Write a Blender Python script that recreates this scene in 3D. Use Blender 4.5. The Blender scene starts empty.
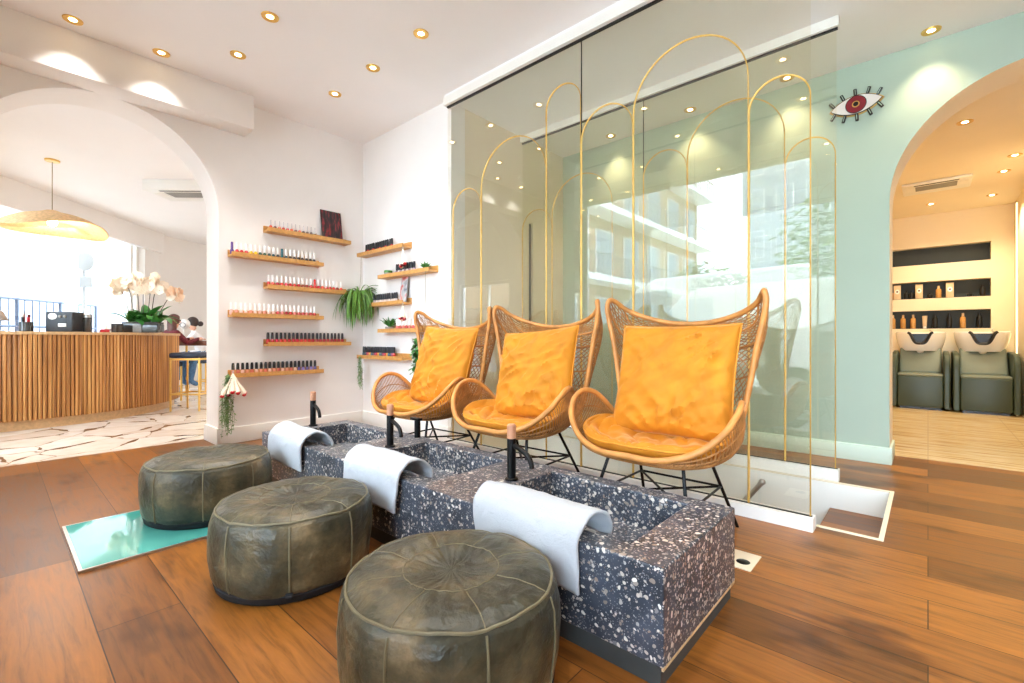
import bpy, bmesh, math, random
from mathutils import Vector, Matrix, noise
random.seed(7)
PI = math.pi
SC = bpy.context.scene
COL = SC.collection

# ------------------------------------------------------------------ materials
def lin(c):
    return tuple(((x/255)/12.92 if x/255 <= .04045 else ((x/255+.055)/1.055)**2.4) for x in c)

def new_mat(name):
    m = bpy.data.materials.new(name); m.use_nodes = True
    nt = m.node_tree; nt.nodes.clear()
    out = nt.nodes.new('ShaderNodeOutputMaterial')
    b = nt.nodes.new('ShaderNodeBsdfPrincipled')
    nt.links.new(b.outputs[0], out.inputs[0])
    return m, nt, b, out

def mat(name, rgb, rough=.5, metal=0., spec=None, var=0., scale=8., bump=0., bscale=60., sheen=0., coat=0., alpha=None, emit=None, es=0.):
    """plain procedural material: colour varied by noise, optional bump"""
    m, nt, b, out = new_mat(name)
    c = lin(rgb)
    b.inputs['Base Color'].default_value = (*c, 1)
    b.inputs['Roughness'].default_value = rough
    b.inputs['Metallic'].default_value = metal
    if spec is not None: b.inputs['Specular IOR Level'].default_value = spec
    if sheen: b.inputs['Sheen Weight'].default_value = sheen
    if coat: b.inputs['Coat Weight'].default_value = coat
    if emit:
        b.inputs['Emission Color'].default_value = (*lin(emit), 1); b.inputs['Emission Strength'].default_value = es
    if var or bump:
        tc = nt.nodes.new('ShaderNodeTexCoord')
    if var:
        n = nt.nodes.new('ShaderNodeTexNoise'); n.inputs['Scale'].default_value = scale; n.inputs['Detail'].default_value = 4
        nt.links.new(tc.outputs['Object'], n.inputs['Vector'])
        r = nt.nodes.new('ShaderNodeValToRGB')
        r.color_ramp.elements[0].position = .3; r.color_ramp.elements[1].position = .7
        r.color_ramp.elements[0].color = (*[x*(1-var) for x in c], 1)
        r.color_ramp.elements[1].color = (*[min(1, x*(1+var)) for x in c], 1)
        nt.links.new(n.outputs['Fac'], r.inputs[0]); nt.links.new(r.outputs[0], b.inputs['Base Color'])
    if bump:
        n2 = nt.nodes.new('ShaderNodeTexNoise'); n2.inputs['Scale'].default_value = bscale; n2.inputs['Detail'].default_value = 3
        nt.links.new(tc.outputs['Object'], n2.inputs['Vector'])
        bp = nt.nodes.new('ShaderNodeBump'); bp.inputs['Strength'].default_value = bump; bp.inputs['Distance'].default_value = .01
        nt.links.new(n2.outputs['Fac'], bp.inputs['Height']); nt.links.new(bp.outputs[0], b.inputs['Normal'])
    return m

def ramp(nt, fac, stops):
    r = nt.nodes.new('ShaderNodeValToRGB')
    e = r.color_ramp.elements
    while len(e) < len(stops): e.new(.5)
    for el, (p, c) in zip(e, stops):
        el.position = p; el.color = (*c, 1)
    nt.links.new(fac, r.inputs[0])
    return r.outputs[0]

def mix(nt, fac, a, b, mode='MIX'):
    n = nt.nodes.new('ShaderNodeMix'); n.data_type = 'RGBA'; n.blend_type = mode
    for s, v in ((n.inputs[0], fac), (n.inputs[6], a), (n.inputs[7], b)):
        if hasattr(v, 'is_output'): nt.links.new(v, s)
        elif isinstance(v, tuple): s.default_value = (*v, 1)
        else: s.default_value = v
    return n.outputs[2]

def tex(nt, kind, scale, vec=None, **kw):
    n = nt.nodes.new(kind)
    n.inputs['Scale'].default_value = scale
    for k, v in kw.items():
        if k in n.inputs: n.inputs[k].default_value = v
        else: setattr(n, k, v)
    if vec is not None: nt.links.new(vec, n.inputs['Vector'])
    return n

def coords(nt, scale=(1, 1, 1), rot=(0, 0, 0)):
    tc = nt.nodes.new('ShaderNodeTexCoord'); mp = nt.nodes.new('ShaderNodeMapping')
    mp.inputs['Scale'].default_value = scale; mp.inputs['Rotation'].default_value = rot
    nt.links.new(tc.outputs['Object'], mp.inputs['Vector'])
    return mp.outputs[0]

def bump(nt, b, h, strength=.3, dist=.01):
    bp = nt.nodes.new('ShaderNodeBump'); bp.inputs['Strength'].default_value = strength; bp.inputs['Distance'].default_value = dist
    nt.links.new(h, bp.inputs['Height']); nt.links.new(bp.outputs[0], b.inputs['Normal'])

def m_floor():
    m, nt, b, out = new_mat('oak_floor')
    v = coords(nt)
    br = nt.nodes.new('ShaderNodeTexBrick')
    br.offset = .37; br.offset_frequency = 2
    nt.links.new(v, br.inputs['Vector'])
    br.inputs['Scale'].default_value = 1
    br.inputs['Brick Width'].default_value = 1.9; br.inputs['Row Height'].default_value = .215
    br.inputs['Mortar Size'].default_value = .0018; br.inputs['Mortar Smooth'].default_value = .2
    br.inputs['Color1'].default_value = (0, 0, 0, 1); br.inputs['Color2'].default_value = (1, 1, 1, 1); br.inputs['Mortar'].default_value = (0.35, .35, .35, 1)
    base = ramp(nt, br.outputs['Color'], [(0, lin((108, 66, 28))), (.3, lin((142, 88, 36))), (.6, lin((166, 106, 44))), (1, lin((118, 70, 26)))])
    g = tex(nt, 'ShaderNodeTexNoise', 3.0, coords(nt, (1.2, 14, 1)), Detail=6, Roughness=.65, Distortion=.6)
    gc = ramp(nt, g.outputs['Fac'], [(.28, (.45, .41, .38)), (.5, (.95, .93, .9)), (.72, (1.25, 1.22, 1.18))])
    c = mix(nt, 1., base, gc, 'MULTIPLY')
    k = tex(nt, 'ShaderNodeTexNoise', 2.2, coords(nt, (1, 2.2, 1)), Detail=3)
    kc = ramp(nt, k.outputs['Fac'], [(.30, (.30, .24, .20)), (.44, (1, 1, 1)), (1, (1.1, 1.08, 1.05))])
    c = mix(nt, .85, c, kc, 'MULTIPLY')
    c = mix(nt, br.outputs['Fac'], c, lin((60, 34, 16)))
    nt.links.new(c, b.inputs['Base Color'])
    r = ramp(nt, g.outputs['Fac'], [(.2, (.26,)*3), (.8, (.42,)*3)])
    nt.links.new(r, b.inputs['Roughness'])
    b.inputs['Specular IOR Level'].default_value = .4
    bump(nt, b, g.outputs['Fac'], .12, .004)
    return m

def m_paving():
    m, nt, b, out = new_mat('crazy_paving')
    v = coords(nt, (1, 1, 1))
    w = tex(nt, 'ShaderNodeTexNoise', 3., v, Detail=2)
    vv = mix(nt, .12, v, w.outputs['Color'])
    vo = tex(nt, 'ShaderNodeTexVoronoi', 2.6, vv, feature='DISTANCE_TO_EDGE')
    vc = tex(nt, 'ShaderNodeTexVoronoi', 2.6, vv, feature='F1')
    w2 = tex(nt, 'ShaderNodeTexNoise', 4., v, Detail=1)
    sub = nt.nodes.new('ShaderNodeMath'); sub.operation = 'MULTIPLY_ADD'
    nt.links.new(w2.outputs['Fac'], sub.inputs[0]); sub.inputs[1].default_value = -.34 
    nt.links.new(vo.outputs['Distance'], sub.inputs[2])
    n = tex(nt, 'ShaderNodeTexNoise', 9., v, Detail=5)
    sep = nt.nodes.new('ShaderNodeSeparateColor'); nt.links.new(vc.outputs['Color'], sep.inputs[0])
    stone = ramp(nt, sep.outputs[0], [(0, lin((224, 210, 194))), (.5, lin((236, 226, 214))), (1, lin((210, 188, 166)))])
    stone = mix(nt, .35, stone, ramp(nt, n.outputs['Fac'], [(.3, (.7, .62, .52)), (.7, (1, 1, 1))]), 'MULTIPLY')
    ad = nt.nodes.new('ShaderNodeMath'); ad.operation = 'ADD'; nt.links.new(sub.outputs[0], ad.inputs[0]); ad.inputs[1].default_value = .17
    e = ramp(nt, ad.outputs[0], [(0, (0, 0, 0)), (.008, (1, 1, 1))])
    e2 = ramp(nt, vo.outputs['Distance'], [(.004, (0, 0, 0)), (.009, (1, 1, 1))])
    stone = mix(nt, e2, lin((176, 150, 124)), stone)
    c = mix(nt, e, lin((112, 82, 60)), stone)
    nt.links.new(c, b.inputs['Base Color'])
    b.inputs['Roughness'].default_value = .22
    return m

def m_travertine():
    m, nt, b, out = new_mat('striped_travertine')
    g = tex(nt, 'ShaderNodeTexNoise', 2.5, coords(nt, (.8, 9, 1)), Detail=7, Roughness=.6)
    c = ramp(nt, g.outputs['Fac'], [(.3, lin((170, 126, 76))), (.45, lin((232, 204, 150))), (.6, lin((246, 228, 190))), (.75, lin((200, 160, 104)))])
    br = nt.nodes.new('ShaderNodeTexBrick'); nt.links.new(coords(nt), br.inputs['Vector'])
    br.offset = 0; br.inputs['Scale'].default_value = 1; br.inputs['Brick Width'].default_value = .6; br.inputs['Row Height'].default_value = .9
    br.inputs['Mortar Size'].default_value = .003
    c = mix(nt, br.outputs['Fac'], c, lin((214, 190, 150)))
    nt.links.new(c, b.inputs['Base Color']); b.inputs['Roughness'].default_value = .15
    return m

def m_terrazzo():
    m, nt, b, out = new_mat('dark_terrazzo')
    v = coords(nt)
    n = tex(nt, 'ShaderNodeTexNoise', 12., v, Detail=3)
    col = ramp(nt, n.outputs['Fac'], [(.3, lin((44, 50, 60))), (.7, lin((74, 82, 96)))])
    for sc, th, stops in ((140., .36, [(0, lin((96, 98, 104))), (.35, lin((140, 142, 146))), (.7, lin((190, 190, 190))), (1, lin((120, 96, 82)))]),
                          (76., .33, [(0, lin((112, 114, 122))), (.35, lin((196, 194, 192))), (.6, lin((146, 126, 112))), (1, lin((220, 218, 214)))]),
                          (44., .28, [(0, lin((140, 128, 118))), (.5, lin((216, 208, 198))), (1, lin((236, 232, 224)))])):
        w = tex(nt, 'ShaderNodeTexNoise', sc*.7, v, Detail=1)
        vv = mix(nt, .9/sc, v, w.outputs['Color'], 'ADD')
        vo = tex(nt, 'ShaderNodeTexVoronoi', sc, vv, feature='F1')
        sep = nt.nodes.new('ShaderNodeSeparateColor'); nt.links.new(vo.outputs['Color'], sep.inputs[0])
        # chip radius differs from cell to cell
        ml = nt.nodes.new('ShaderNodeMath'); ml.operation = 'MULTIPLY_ADD'
        nt.links.new(sep.outputs[1], ml.inputs[0]); ml.inputs[1].default_value = th*1.5; ml.inputs[2].default_value = th*-.05
        lt = nt.nodes.new('ShaderNodeMath'); lt.operation = 'LESS_THAN'
        nt.links.new(vo.outputs['Distance'], lt.inputs[0]); nt.links.new(ml.outputs[0], lt.inputs[1])
        col = mix(nt, lt.outputs[0], col, ramp(nt, sep.outputs[0], stops))
    nt.links.new(col, b.inputs['Base Color'])
    b.inputs['Roughness'].default_value = .3
    return m

def m_leather():
    m, nt, b, out = new_mat('olive_leather')
    v = coords(nt)
    n = tex(nt, 'ShaderNodeTexNoise', 5.5, v, Detail=6, Roughness=.62)
    c = ramp(nt, n.outputs['Fac'], [(.34, lin((38, 40, 32))), (.47, lin((68, 66, 50))), (.57, lin((98, 88, 64))), (.72, lin((150, 130, 98)))])
    n3 = tex(nt, 'ShaderNodeTexNoise', 60., v, Detail=3)
    c = mix(nt, .35, c, ramp(nt, n3.outputs['Fac'], [(.35, (.6, .6, .6)), (.65, (1.1, 1.1, 1.1))]), 'MULTIPLY')
    nt.links.new(c, b.inputs['Base Color'])
    b.inputs['Roughness'].default_value = .38
    n4 = tex(nt, 'ShaderNodeTexNoise', 13., v, Detail=4, Distortion=1.2)
    h = mix(nt, .3, n4.outputs['Fac'], n3.outputs['Fac'])
    bump(nt, b, h, .6, .016)
    return m

def m_velvet(name, rgb):
    m, nt, b, out = new_mat(name)
    v = coords(nt)
    n = tex(nt, 'ShaderNodeTexNoise', 7., v, Detail=4, Distortion=1.)
    c0 = lin(rgb)
    c = ramp(nt, n.outputs['Fac'], [(.3, tuple(x*.82 for x in c0)), (.7, tuple(min(1, x*1.12) for x in c0))])
    nt.links.new(c, b.inputs['Base Color'])
    b.inputs['Roughness'].default_value = .75
    b.inputs['Sheen Weight'].default_value = .45; b.inputs['Sheen Roughness'].default_value = .3
    b.inputs['Sheen Tint'].default_value = (1., .86, .55, 1)
    f = tex(nt, 'ShaderNodeTexNoise', 14., v, Detail=5, Distortion=1.5)
    bump(nt, b, f.outputs['Fac'], .10, .01)
    return m

def m_wood(name, rgb, rough=.45, sc=(1, 18, 18), var=.3):
    m, nt, b, out = new_mat(name)
    g = tex(nt, 'ShaderNodeTexNoise', 2.5, coords(nt, sc), Detail=6, Roughness=.6)
    c0 = lin(rgb)
    c = ramp(nt, g.outputs['Fac'], [(.3, tuple(x*(1-var) for x in c0)), (.7, tuple(min(1, x*(1+var*.6)) for x in c0))])
    nt.links.new(c, b.inputs['Base Color']); b.inputs['Roughness'].default_value = rough
    return m

def m_slat():
    m, nt, b, out = new_mat('oak_slats')
    oi = nt.nodes.new('ShaderNodeTexCoord')
    v = coords(nt, (24, 24, .5))
    g = tex(nt, 'ShaderNodeTexNoise', 1.6, v, Detail=4)
    c = ramp(nt, g.outputs['Fac'], [(.33, lin((140, 88, 40))), (.5, lin((186, 124, 62))), (.66, lin((222, 166, 98)))])
    nt.links.new(c, b.inputs['Base Color']); b.inputs['Roughness'].default_value = .5
    return m

def m_glass(name, tint=(.94, .95, .92), boost=1.8):
    """thin pane: clear transmission plus mirror reflection of both faces by Fresnel"""
    m = bpy.data.materials.new(name); m.use_nodes = True
    nt = m.node_tree; nt.nodes.clear()
    out = nt.nodes.new('ShaderNodeOutputMaterial')
    t = nt.nodes.new('ShaderNodeBsdfTransparent'); t.inputs[0].default_value = (*tint, 1)
    g = nt.nodes.new('ShaderNodeBsdfGlossy'); g.inputs['Roughness'].default_value = 0.; g.inputs[0].default_value = (1, 1, 1, 1)
    fr = nt.nodes.new('ShaderNodeFresnel'); fr.inputs[0].default_value = 1.5
    ml = nt.nodes.new('ShaderNodeMath'); ml.operation = 'MULTIPLY'; ml.inputs[1].default_value = boost; ml.use_clamp = True
    nt.links.new(fr.outputs[0], ml.inputs[0])
    mx = nt.nodes.new('ShaderNodeMixShader')
    nt.links.new(ml.outputs[0], mx.inputs[0]); nt.links.new(t.outputs[0], mx.inputs[1]); nt.links.new(g.outputs[0], mx.inputs[2])
    nt.links.new(mx.outputs[0], out.inputs[0])
    return m

def m_emit(name, rgb, s):
    m = bpy.data.materials.new(name); m.use_nodes = True
    nt = m.node_tree; nt.nodes.clear()
    out = nt.nodes.new('ShaderNodeOutputMaterial'); e = nt.nodes.new('ShaderNodeEmission')
    e.inputs[0].default_value = (*lin(rgb), 1); e.inputs[1].default_value = s
    nt.links.new(e.outputs[0], out.inputs[0]); return m

M = {}
M['white'] = mat('white_plaster', (243, 239, 235), .85, var=.015, scale=3, bump=.05, bscale=90)
M['ceil'] = mat('ceiling_white', (246, 243, 241), .9, var=.01, scale=2)
M['green'] = mat('mint_plaster', (180, 198, 182), .8, var=.02, scale=2, bump=.05, bscale=80)
M['trim'] = mat('white_gloss_trim', (240, 237, 230), .45, var=.01)
M['greentrim'] = mat('mint_trim', (206, 224, 208), .5, var=.01)
M['cream'] = mat('cream_plaster', (236, 222, 196), .8, var=.02, scale=2)
M['warmwall'] = mat('warm_white_plaster', (240, 226, 200), .8, var=.02, scale=2)
M['floor'] = m_floor(); M['paving'] = m_paving(); M['trav'] = m_travertine(); M['terr'] = m_terrazzo()
M['leather'] = m_leather()
M['piping'] = mat('leather_piping', (118, 110, 84), .5, var=.15, scale=30)
M['base'] = mat('black_fabric', (20, 24, 30), .8, var=.2, scale=60)
M['velvet'] = m_velvet('mustard_velvet', (200, 126, 12))
M['vpipe'] = mat('mustard_piping', (206, 136, 34), .7, var=.1, scale=30)
M['rattan'] = mat('honey_rattan', (196, 132, 66), .45, var=.22, scale=14)
M['weave'] = mat('woven_cane', (170, 116, 62), .55, var=.3, scale=25)
M['black'] = mat('black_metal', (22, 22, 24), .4, metal=.6, var=.1, scale=30)
M['blackpl'] = mat('black_plastic', (18, 18, 20), .35, var=.1, scale=40)
M['dark'] = mat('charcoal_panel', (46, 50, 54), .45, var=.08, scale=20)
M['plinth'] = mat('grey_plinth', (62, 66, 66), .5, var=.1, scale=15)
M['plinthtrim'] = m_wood('pale_plinth_edge', (214, 184, 140), .5)
M['copper'] = mat('rose_wood_cap', (196, 140, 108), .35, var=.12, scale=40)
m, nt, b, out = new_mat('white_terry')
v = coords(nt)
b.inputs['Base Color'].default_value = (*lin((204, 210, 218)), 1); b.inputs['Roughness'].default_value = .95; b.inputs['Sheen Weight'].default_value = .2
n1 = tex(nt, 'ShaderNodeTexNoise', 420., v, Detail=2)
wv = tex(nt, 'ShaderNodeTexWave', 26., v, Distortion=1.5, wave_type='BANDS', bands_direction='Z')
ck = tex(nt, 'ShaderNodeTexBrick', 1., v); ck.inputs['Brick Width'].default_value = .05; ck.inputs['Row Height'].default_value = .024; ck.inputs['Mortar Size'].default_value = .004
n2 = tex(nt, 'ShaderNodeTexNoise', 16., v, Detail=4, Distortion=.8)
h = mix(nt, .25, mix(nt, .10, n2.outputs['Fac'], ck.outputs['Color']), n1.outputs['Fac'])
bump(nt, b, h, .9, .02)
M['towel'] = m
M['gold'] = mat('brushed_gold', (232, 188, 104), .3, metal=.85, var=.08, scale=30)
M['goldline'] = mat('gold_inlay', (222, 180, 96), .4, metal=.35, var=.06, scale=30)
M['shelf'] = m_wood('oak_ledge', (206, 152, 84), .45, (14, 14, 14), .22)
M['slat'] = m_slat()
M['oak'] = m_wood('pale_oak', (208, 168, 120), .4, (2, 14, 14), .18)
M['glass'] = m_glass('clear_pane', (.95, .93, .87), 2.8)
M['wglass'] = m_glass('window_pane', (.98, .99, .99), 1.4)
M['teal'] = None
M['cap_w'] = mat('white_cap', (244, 242, 240), .3, var=.01)
M['cap_k'] = mat('black_cap', (22, 22, 26), .3, var=.1, scale=60)
M['cap_c'] = mat('clear_cap', (206, 200, 200), .2, var=.05, scale=60)
M['leaf'] = mat('green_leaf', (98, 140, 58), .45, var=.45, scale=22)
M['leafd'] = mat('deep_green_leaf', (62, 128, 52), .35, var=.3, scale=10)
M['leafp'] = mat('pale_green_leaf', (124, 158, 98), .55, var=.25, scale=20)
M['stem'] = mat('dark_stem', (70, 60, 52), .6, var=.2, scale=20)
M['petal'] = mat('cream_petal', (248, 234, 214), .6, var=.05, scale=30)
M['peach'] = mat('peach_petal', (246, 212, 182), .6, var=.08, scale=30)
M['string'] = mat('jute_string', (156, 140, 112), .9, var=.1, scale=60)
M['pot'] = mat('grey_stone_pot', (150, 142, 134), .7, var=.1, scale=30)
M['smoke'] = mat('smoked_glass', (58, 58, 56), .1, var=.1, scale=10, coat=.5)
M['red'] = mat('red_lacquer', (196, 34, 44), .3, var=.06, scale=20)
M['steel'] = mat('brushed_steel', (196, 194, 190), .3, metal=.9, var=.06, scale=40)
M['skin'] = mat('skin', (222, 172, 144), .55, var=.05, scale=12)
M['hair'] = mat('dark_brown_hair', (54, 38, 34), .5, var=.3, scale=40)
M['hairb'] = mat('auburn_brown_hair', (92, 56, 46), .5, var=.3, scale=40)
M['shirt'] = mat('white_shirt', (240, 238, 238), .85, var=.03, scale=10)
M['maroon'] = mat('maroon_print', (104, 34, 42), .85, var=.5, scale=60)
M['jeans'] = mat('blue_denim', (86, 124, 164), .9, var=.2, scale=40)
M['navy'] = mat('navy_vinyl', (44, 50, 66), .5, var=.15, scale=20)
M['walnut'] = m_wood('walnut_top', (118, 72, 48), .4)
M['washgreen'] = mat('forest_vinyl', (56, 72, 60), .42, var=.06, scale=6)
M['washpad'] = mat('sage_vinyl', (124, 134, 122), .45, var=.05, scale=6)
M['porc'] = mat('white_porcelain', (244, 240, 232), .15, var=.01)
M['niche'] = mat('slate_niche', (52, 60, 62), .6, var=.06, scale=8)
M['amber'] = mat('amber_bottle', (206, 152, 84), .3, var=.1, scale=20)
M['card'] = mat('cream_carton', (222, 196, 160), .7, var=.04, scale=20)
M['grille'] = mat('grey_grille', (140, 138, 134), .6, var=.08, scale=60)
M['acw'] = mat('white_appliance', (238, 236, 230), .5, var=.01)
M['bulb'] = m_emit('lit_lamp_disc', (255, 226, 170), 14.)
M['pend'] = mat('woven_raffia', (226, 190, 142), .8, var=.2, scale=40)
M['eyew'] = mat('eye_white', (240, 232, 226), .5, var=.02)
M['eyer'] = mat('eye_crimson', (138, 20, 36), .4, var=.1, scale=30)

m, nt, b, out = new_mat('teal_floor_glass')
b.inputs['Base Color'].default_value = (*lin((92, 190, 178)), 1); b.inputs['Roughness'].default_value = .04
b.inputs['Coat Weight'].default_value = .6; b.inputs['Coat Roughness'].default_value = .02
n = tex(nt, 'ShaderNodeTexNoise', 3., coords(nt)); nt.links.new(ramp(nt, n.outputs['Fac'], [(.3, lin((78, 172, 164))), (.7, lin((100, 196, 184)))]), b.inputs['Base Color'])
M['teal'] = m

# ------------------------------------------------------------------ mesh helpers
class MB:
    def __init__(s): s.v = []; s.f = []
    def add(s, v, f):
        o = len(s.v); s.v += [tuple(p) for p in v]; s.f += [tuple(i+o for i in q) for q in f]
        return s
    def box(s, x0, x1, y0, y1, z0, z1):
        v = [(x0, y0, z0), (x1, y0, z0), (x1, y1, z0), (x0, y1, z0), (x0, y0, z1), (x1, y0, z1), (x1, y1, z1), (x0, y1, z1)]
        return s.add(v, [(0, 3, 2, 1), (4, 5, 6, 7), (0, 1, 5, 4), (1, 2, 6, 5), (2, 3, 7, 6), (3, 0, 4, 7)])
    def rbox(s, x0, x1, y0, y1, z0, z1, r=.01, seg=2):
        bm = bmesh.new(); bmesh.ops.create_cube(bm, size=1)
        for q in bm.verts: q.co = Vector(((x0+x1)/2+q.co.x*(x1-x0), (y0+y1)/2+q.co.y*(y1-y0), (z0+z1)/2+q.co.z*(z1-z0)))
        bmesh.ops.bevel(bm, geom=bm.edges[:], offset=r, segments=seg, affect='EDGES', profile=.5)
        return s.bm(bm)
    def bm(s, bm):
        bm.verts.index_update()
        s.add([q.co[:] for q in bm.verts], [[q.index for q in f.verts] for f in bm.faces]); bm.free(); return s
    def prism(s, poly, a0, a1, axis='z'):
        """extrude a 2-D outline; axis z: (x,y); axis x: (y,z); axis y: (x,z)"""
        def P(p, a): return {'z': (p[0], p[1], a), 'x': (a, p[0], p[1]), 'y': (p[0], a, p[1])}[axis]
        n = len(poly); v = [P(p, a0) for p in poly]+[P(p, a1) for p in poly]
        f = [tuple(range(n-1, -1, -1)), tuple(range(n, 2*n))]+[(i, (i+1) % n, n+(i+1) % n, n+i) for i in range(n)]
        return s.add(v, f)
    def lathe(s, prof, n=24, c=(0, 0, 0), sx=1, sy=1, a0=0, a1=2*PI):
        full = abs(a1-a0-2*PI) < 1e-6; m = n if full else n+1
        v = []; rows = []
        for r, z in prof:
            if r < 1e-6: rows.append([len(v)]); v.append((c[0], c[1], c[2]+z)); continue
            rows.append(list(range(len(v), len(v)+m)))
            for k in range(m):
                a = a0+(a1-a0)*k/n; v.append((c[0]+sx*r*math.cos(a), c[1]+sy*r*math.sin(a), c[2]+z))
        f = []
        for A, B in zip(rows, rows[1:]):
            for k in range(n):
                k2 = (k+1) % m
                if len(A) == 1 and len(B) == 1: continue
                if len(A) == 1: f.append((A[0], B[k2], B[k]))
                elif len(B) == 1: f.append((A[k], A[k2], B[0]))
                else: f.append((A[k], A[k2], B[k2], B[k]))
        return s.add(v, f)
    def tube(s, path, r, n=8, closed=False, cap=True, flat=1.):
        P = [Vector(p) for p in path]; R = r if isinstance(r, (list, tuple)) else [r]*len(P)
        N = len(P); v = []; up = None
        for i in range(N):
            a = P[(i-1) % N] if (closed or i > 0) else P[i]; b_ = P[(i+1) % N] if (closed or i < N-1) else P[i]
            t = (b_-a)
            t = t.normalized() if t.length > 1e-9 else Vector((0, 0, 1))
            if up is None:
                up = t.orthogonal().normalized()
            up = (up-t*up.dot(t))
            up = up.normalized() if up.length > 1e-6 else t.orthogonal().normalized()
            w = t.cross(up)
            for k in range(n):
                an = 2*PI*k/n; v.append(P[i]+(up*math.cos(an)+w*math.sin(an)*flat)*R[i])
        f = []
        for i in range(N if closed else N-1):
            j = (i+1) % N
            for k in range(n):
                k2 = (k+1) % n; f.append((i*n+k, i*n+k2, j*n+k2, j*n+k))
        if cap and not closed:
            f.append(tuple(range(n-1, -1, -1))); f.append(tuple((N-1)*n+k for k in range(n)))
        return s.add(v, f)
    def bar(s, a, b, r, n=8): return s.tube([a, b], r, n)
    def grid(s, fn, nu, nv, cu=False):
        v = [fn(i/nu, j/nv) for i in range(nu if cu else nu+1) for j in range(nv+1)]
        W = nv+1; m = nu if cu else nu+1
        f = [(i*W+j, ((i+1) % m)*W+j, ((i+1) % m)*W+j+1, i*W+j+1) for i in range(nu) for j in range(nv)]
        return s.add(v, f)
    def ball(s, c, r, nu=16, nv=10, sc=(1, 1, 1)):
        prof = [(r*math.sin(PI*k/nv), -r*math.cos(PI*k/nv)) for k in range(nv+1)]
        o = len(s.v); s.lathe(prof, nu)
        for i in range(o, len(s.v)):
            x, y, z = s.v[i]; s.v[i] = (c[0]+x*sc[0], c[1]+y*sc[1], c[2]+z*sc[2])
        return s
    def xf(s, mtx):
        s.v = [tuple(mtx @ Vector(p)) for p in s.v]; return s
    def build(s, name, mt, parent=None, smooth=True, loc=(0, 0, 0), rz=0., angle=40, fix=True):
        me = bpy.data.meshes.new(name); me.from_pydata(s.v, [], s.f)
        if fix:
            bm = bmesh.new(); bm.from_mesh(me)
            bmesh.ops.recalc_face_normals(bm, faces=bm.faces[:]); bm.to_mesh(me); bm.free()
        if isinstance(mt, str): mt = M[mt]
        me.materials.append(mt)
        if smooth:
            for p in me.polygons: p.use_smooth = True
            try: me.set_sharp_from_angle(angle=math.radians(angle))
            except Exception: pass
        o = bpy.data.objects.new(name, me); COL.objects.link(o)
        o.location = loc; o.rotation_euler = (0, 0, rz)
        if parent: o.parent = parent
        return o

def tag(o, label, cat, group=None, kind=None):
    o['label'] = label; o['category'] = cat
    if group: o['group'] = group
    if kind: o['kind'] = kind
    return o
def thing(name, label, cat, loc=(0, 0, 0), rz=0., group=None):
    o = bpy.data.objects.new(name, None); COL.objects.link(o)
    o.empty_display_size = .1
    o.location = loc; o.rotation_euler = (0, 0, rz)
    return tag(o, label, cat, group)
def struct(name, mb, mt, label, cat, **k):
    o = mb.build(name, mt, **k); o['kind'] = 'structure'; o['label'] = label; o['category'] = cat; return o
def children(o): return [c for c in COL.objects if c.parent == o]
def dup(root, loc, label, rz=None, group=None):
    def cp(o, par):
        c = o.copy(); COL.objects.link(c)
        if par: c.parent = par
        for ch in children(o): cp(ch, c)
        return c
    r = cp(root, None); r.location = loc
    if rz is not None: r.rotation_euler = (0, 0, rz)
    r['label'] = label
    if group: r['group'] = group
    return r
ORD = ['first', 'second', 'third', 'fourth', 'fifth', 'sixth', 'seventh', 'eighth', 'ninth', 'tenth', 'eleventh', 'twelfth', 'thirteenth', 'fourteenth',
       'fifteenth', 'sixteenth', 'seventeenth', 'eighteenth', 'nineteenth', 'twentieth', 'twenty-first', 'twenty-second', 'twenty-third']
def catmull(pts, n, closed=False):
    P = [Vector(p) for p in pts]; N = len(P); out = []
    segs = N if closed else N-1
    for i in range(segs):
        p0 = P[(i-1) % N] if (closed or i > 0) else P[0]*2-P[1]
        p1 = P[i]; p2 = P[(i+1) % N]
        p3 = P[(i+2) % N] if (closed or i+2 < N) else P[-1]*2-P[-2]
        for k in range(n):
            t = k/n
            out.append(.5*((2*p1)+(p2-p0)*t+(2*p0-5*p1+4*p2-p3)*t*t+(3*p1-p0-3*p2+p3)*t**3))
    if not closed: out.append(P[-1])
    return out
def sample(poly, t):
    """point at fraction t of index-length along a list"""
    x = t*(len(poly)-1); i = min(int(x), len(poly)-2); return poly[i].lerp(poly[i+1], x-i)

# ------------------------------------------------------------------ key planes
WX, WT = -4.484, .33        # left wall front face, thickness
WB = 2.635                  # short wall with ledges
G1, G2, GW = 2.577, 3.572, 4.28   # front glass, rear glass, mint wall
CZ = 2.97
HZ = 2.938                  # ceiling level beyond the front glass
FY = -.32                   # street front, inner face

exec(compile('''
def arch_poly(a0, a1, z1, c, r, spring, n=40):
    """wall outline from a0..a1, floor..z1, with an arched doorway centred at c"""
    p = [(a0, 0), (c-r, 0)]
    p += [(c-r*math.cos(PI*k/n), spring+r*math.sin(PI*k/n)) for k in range(n+1)]
    p += [(c+r, 0), (a1, 0), (a1, z1), (a0, z1)]
    return p
''', 'scene', 'exec'))

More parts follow.
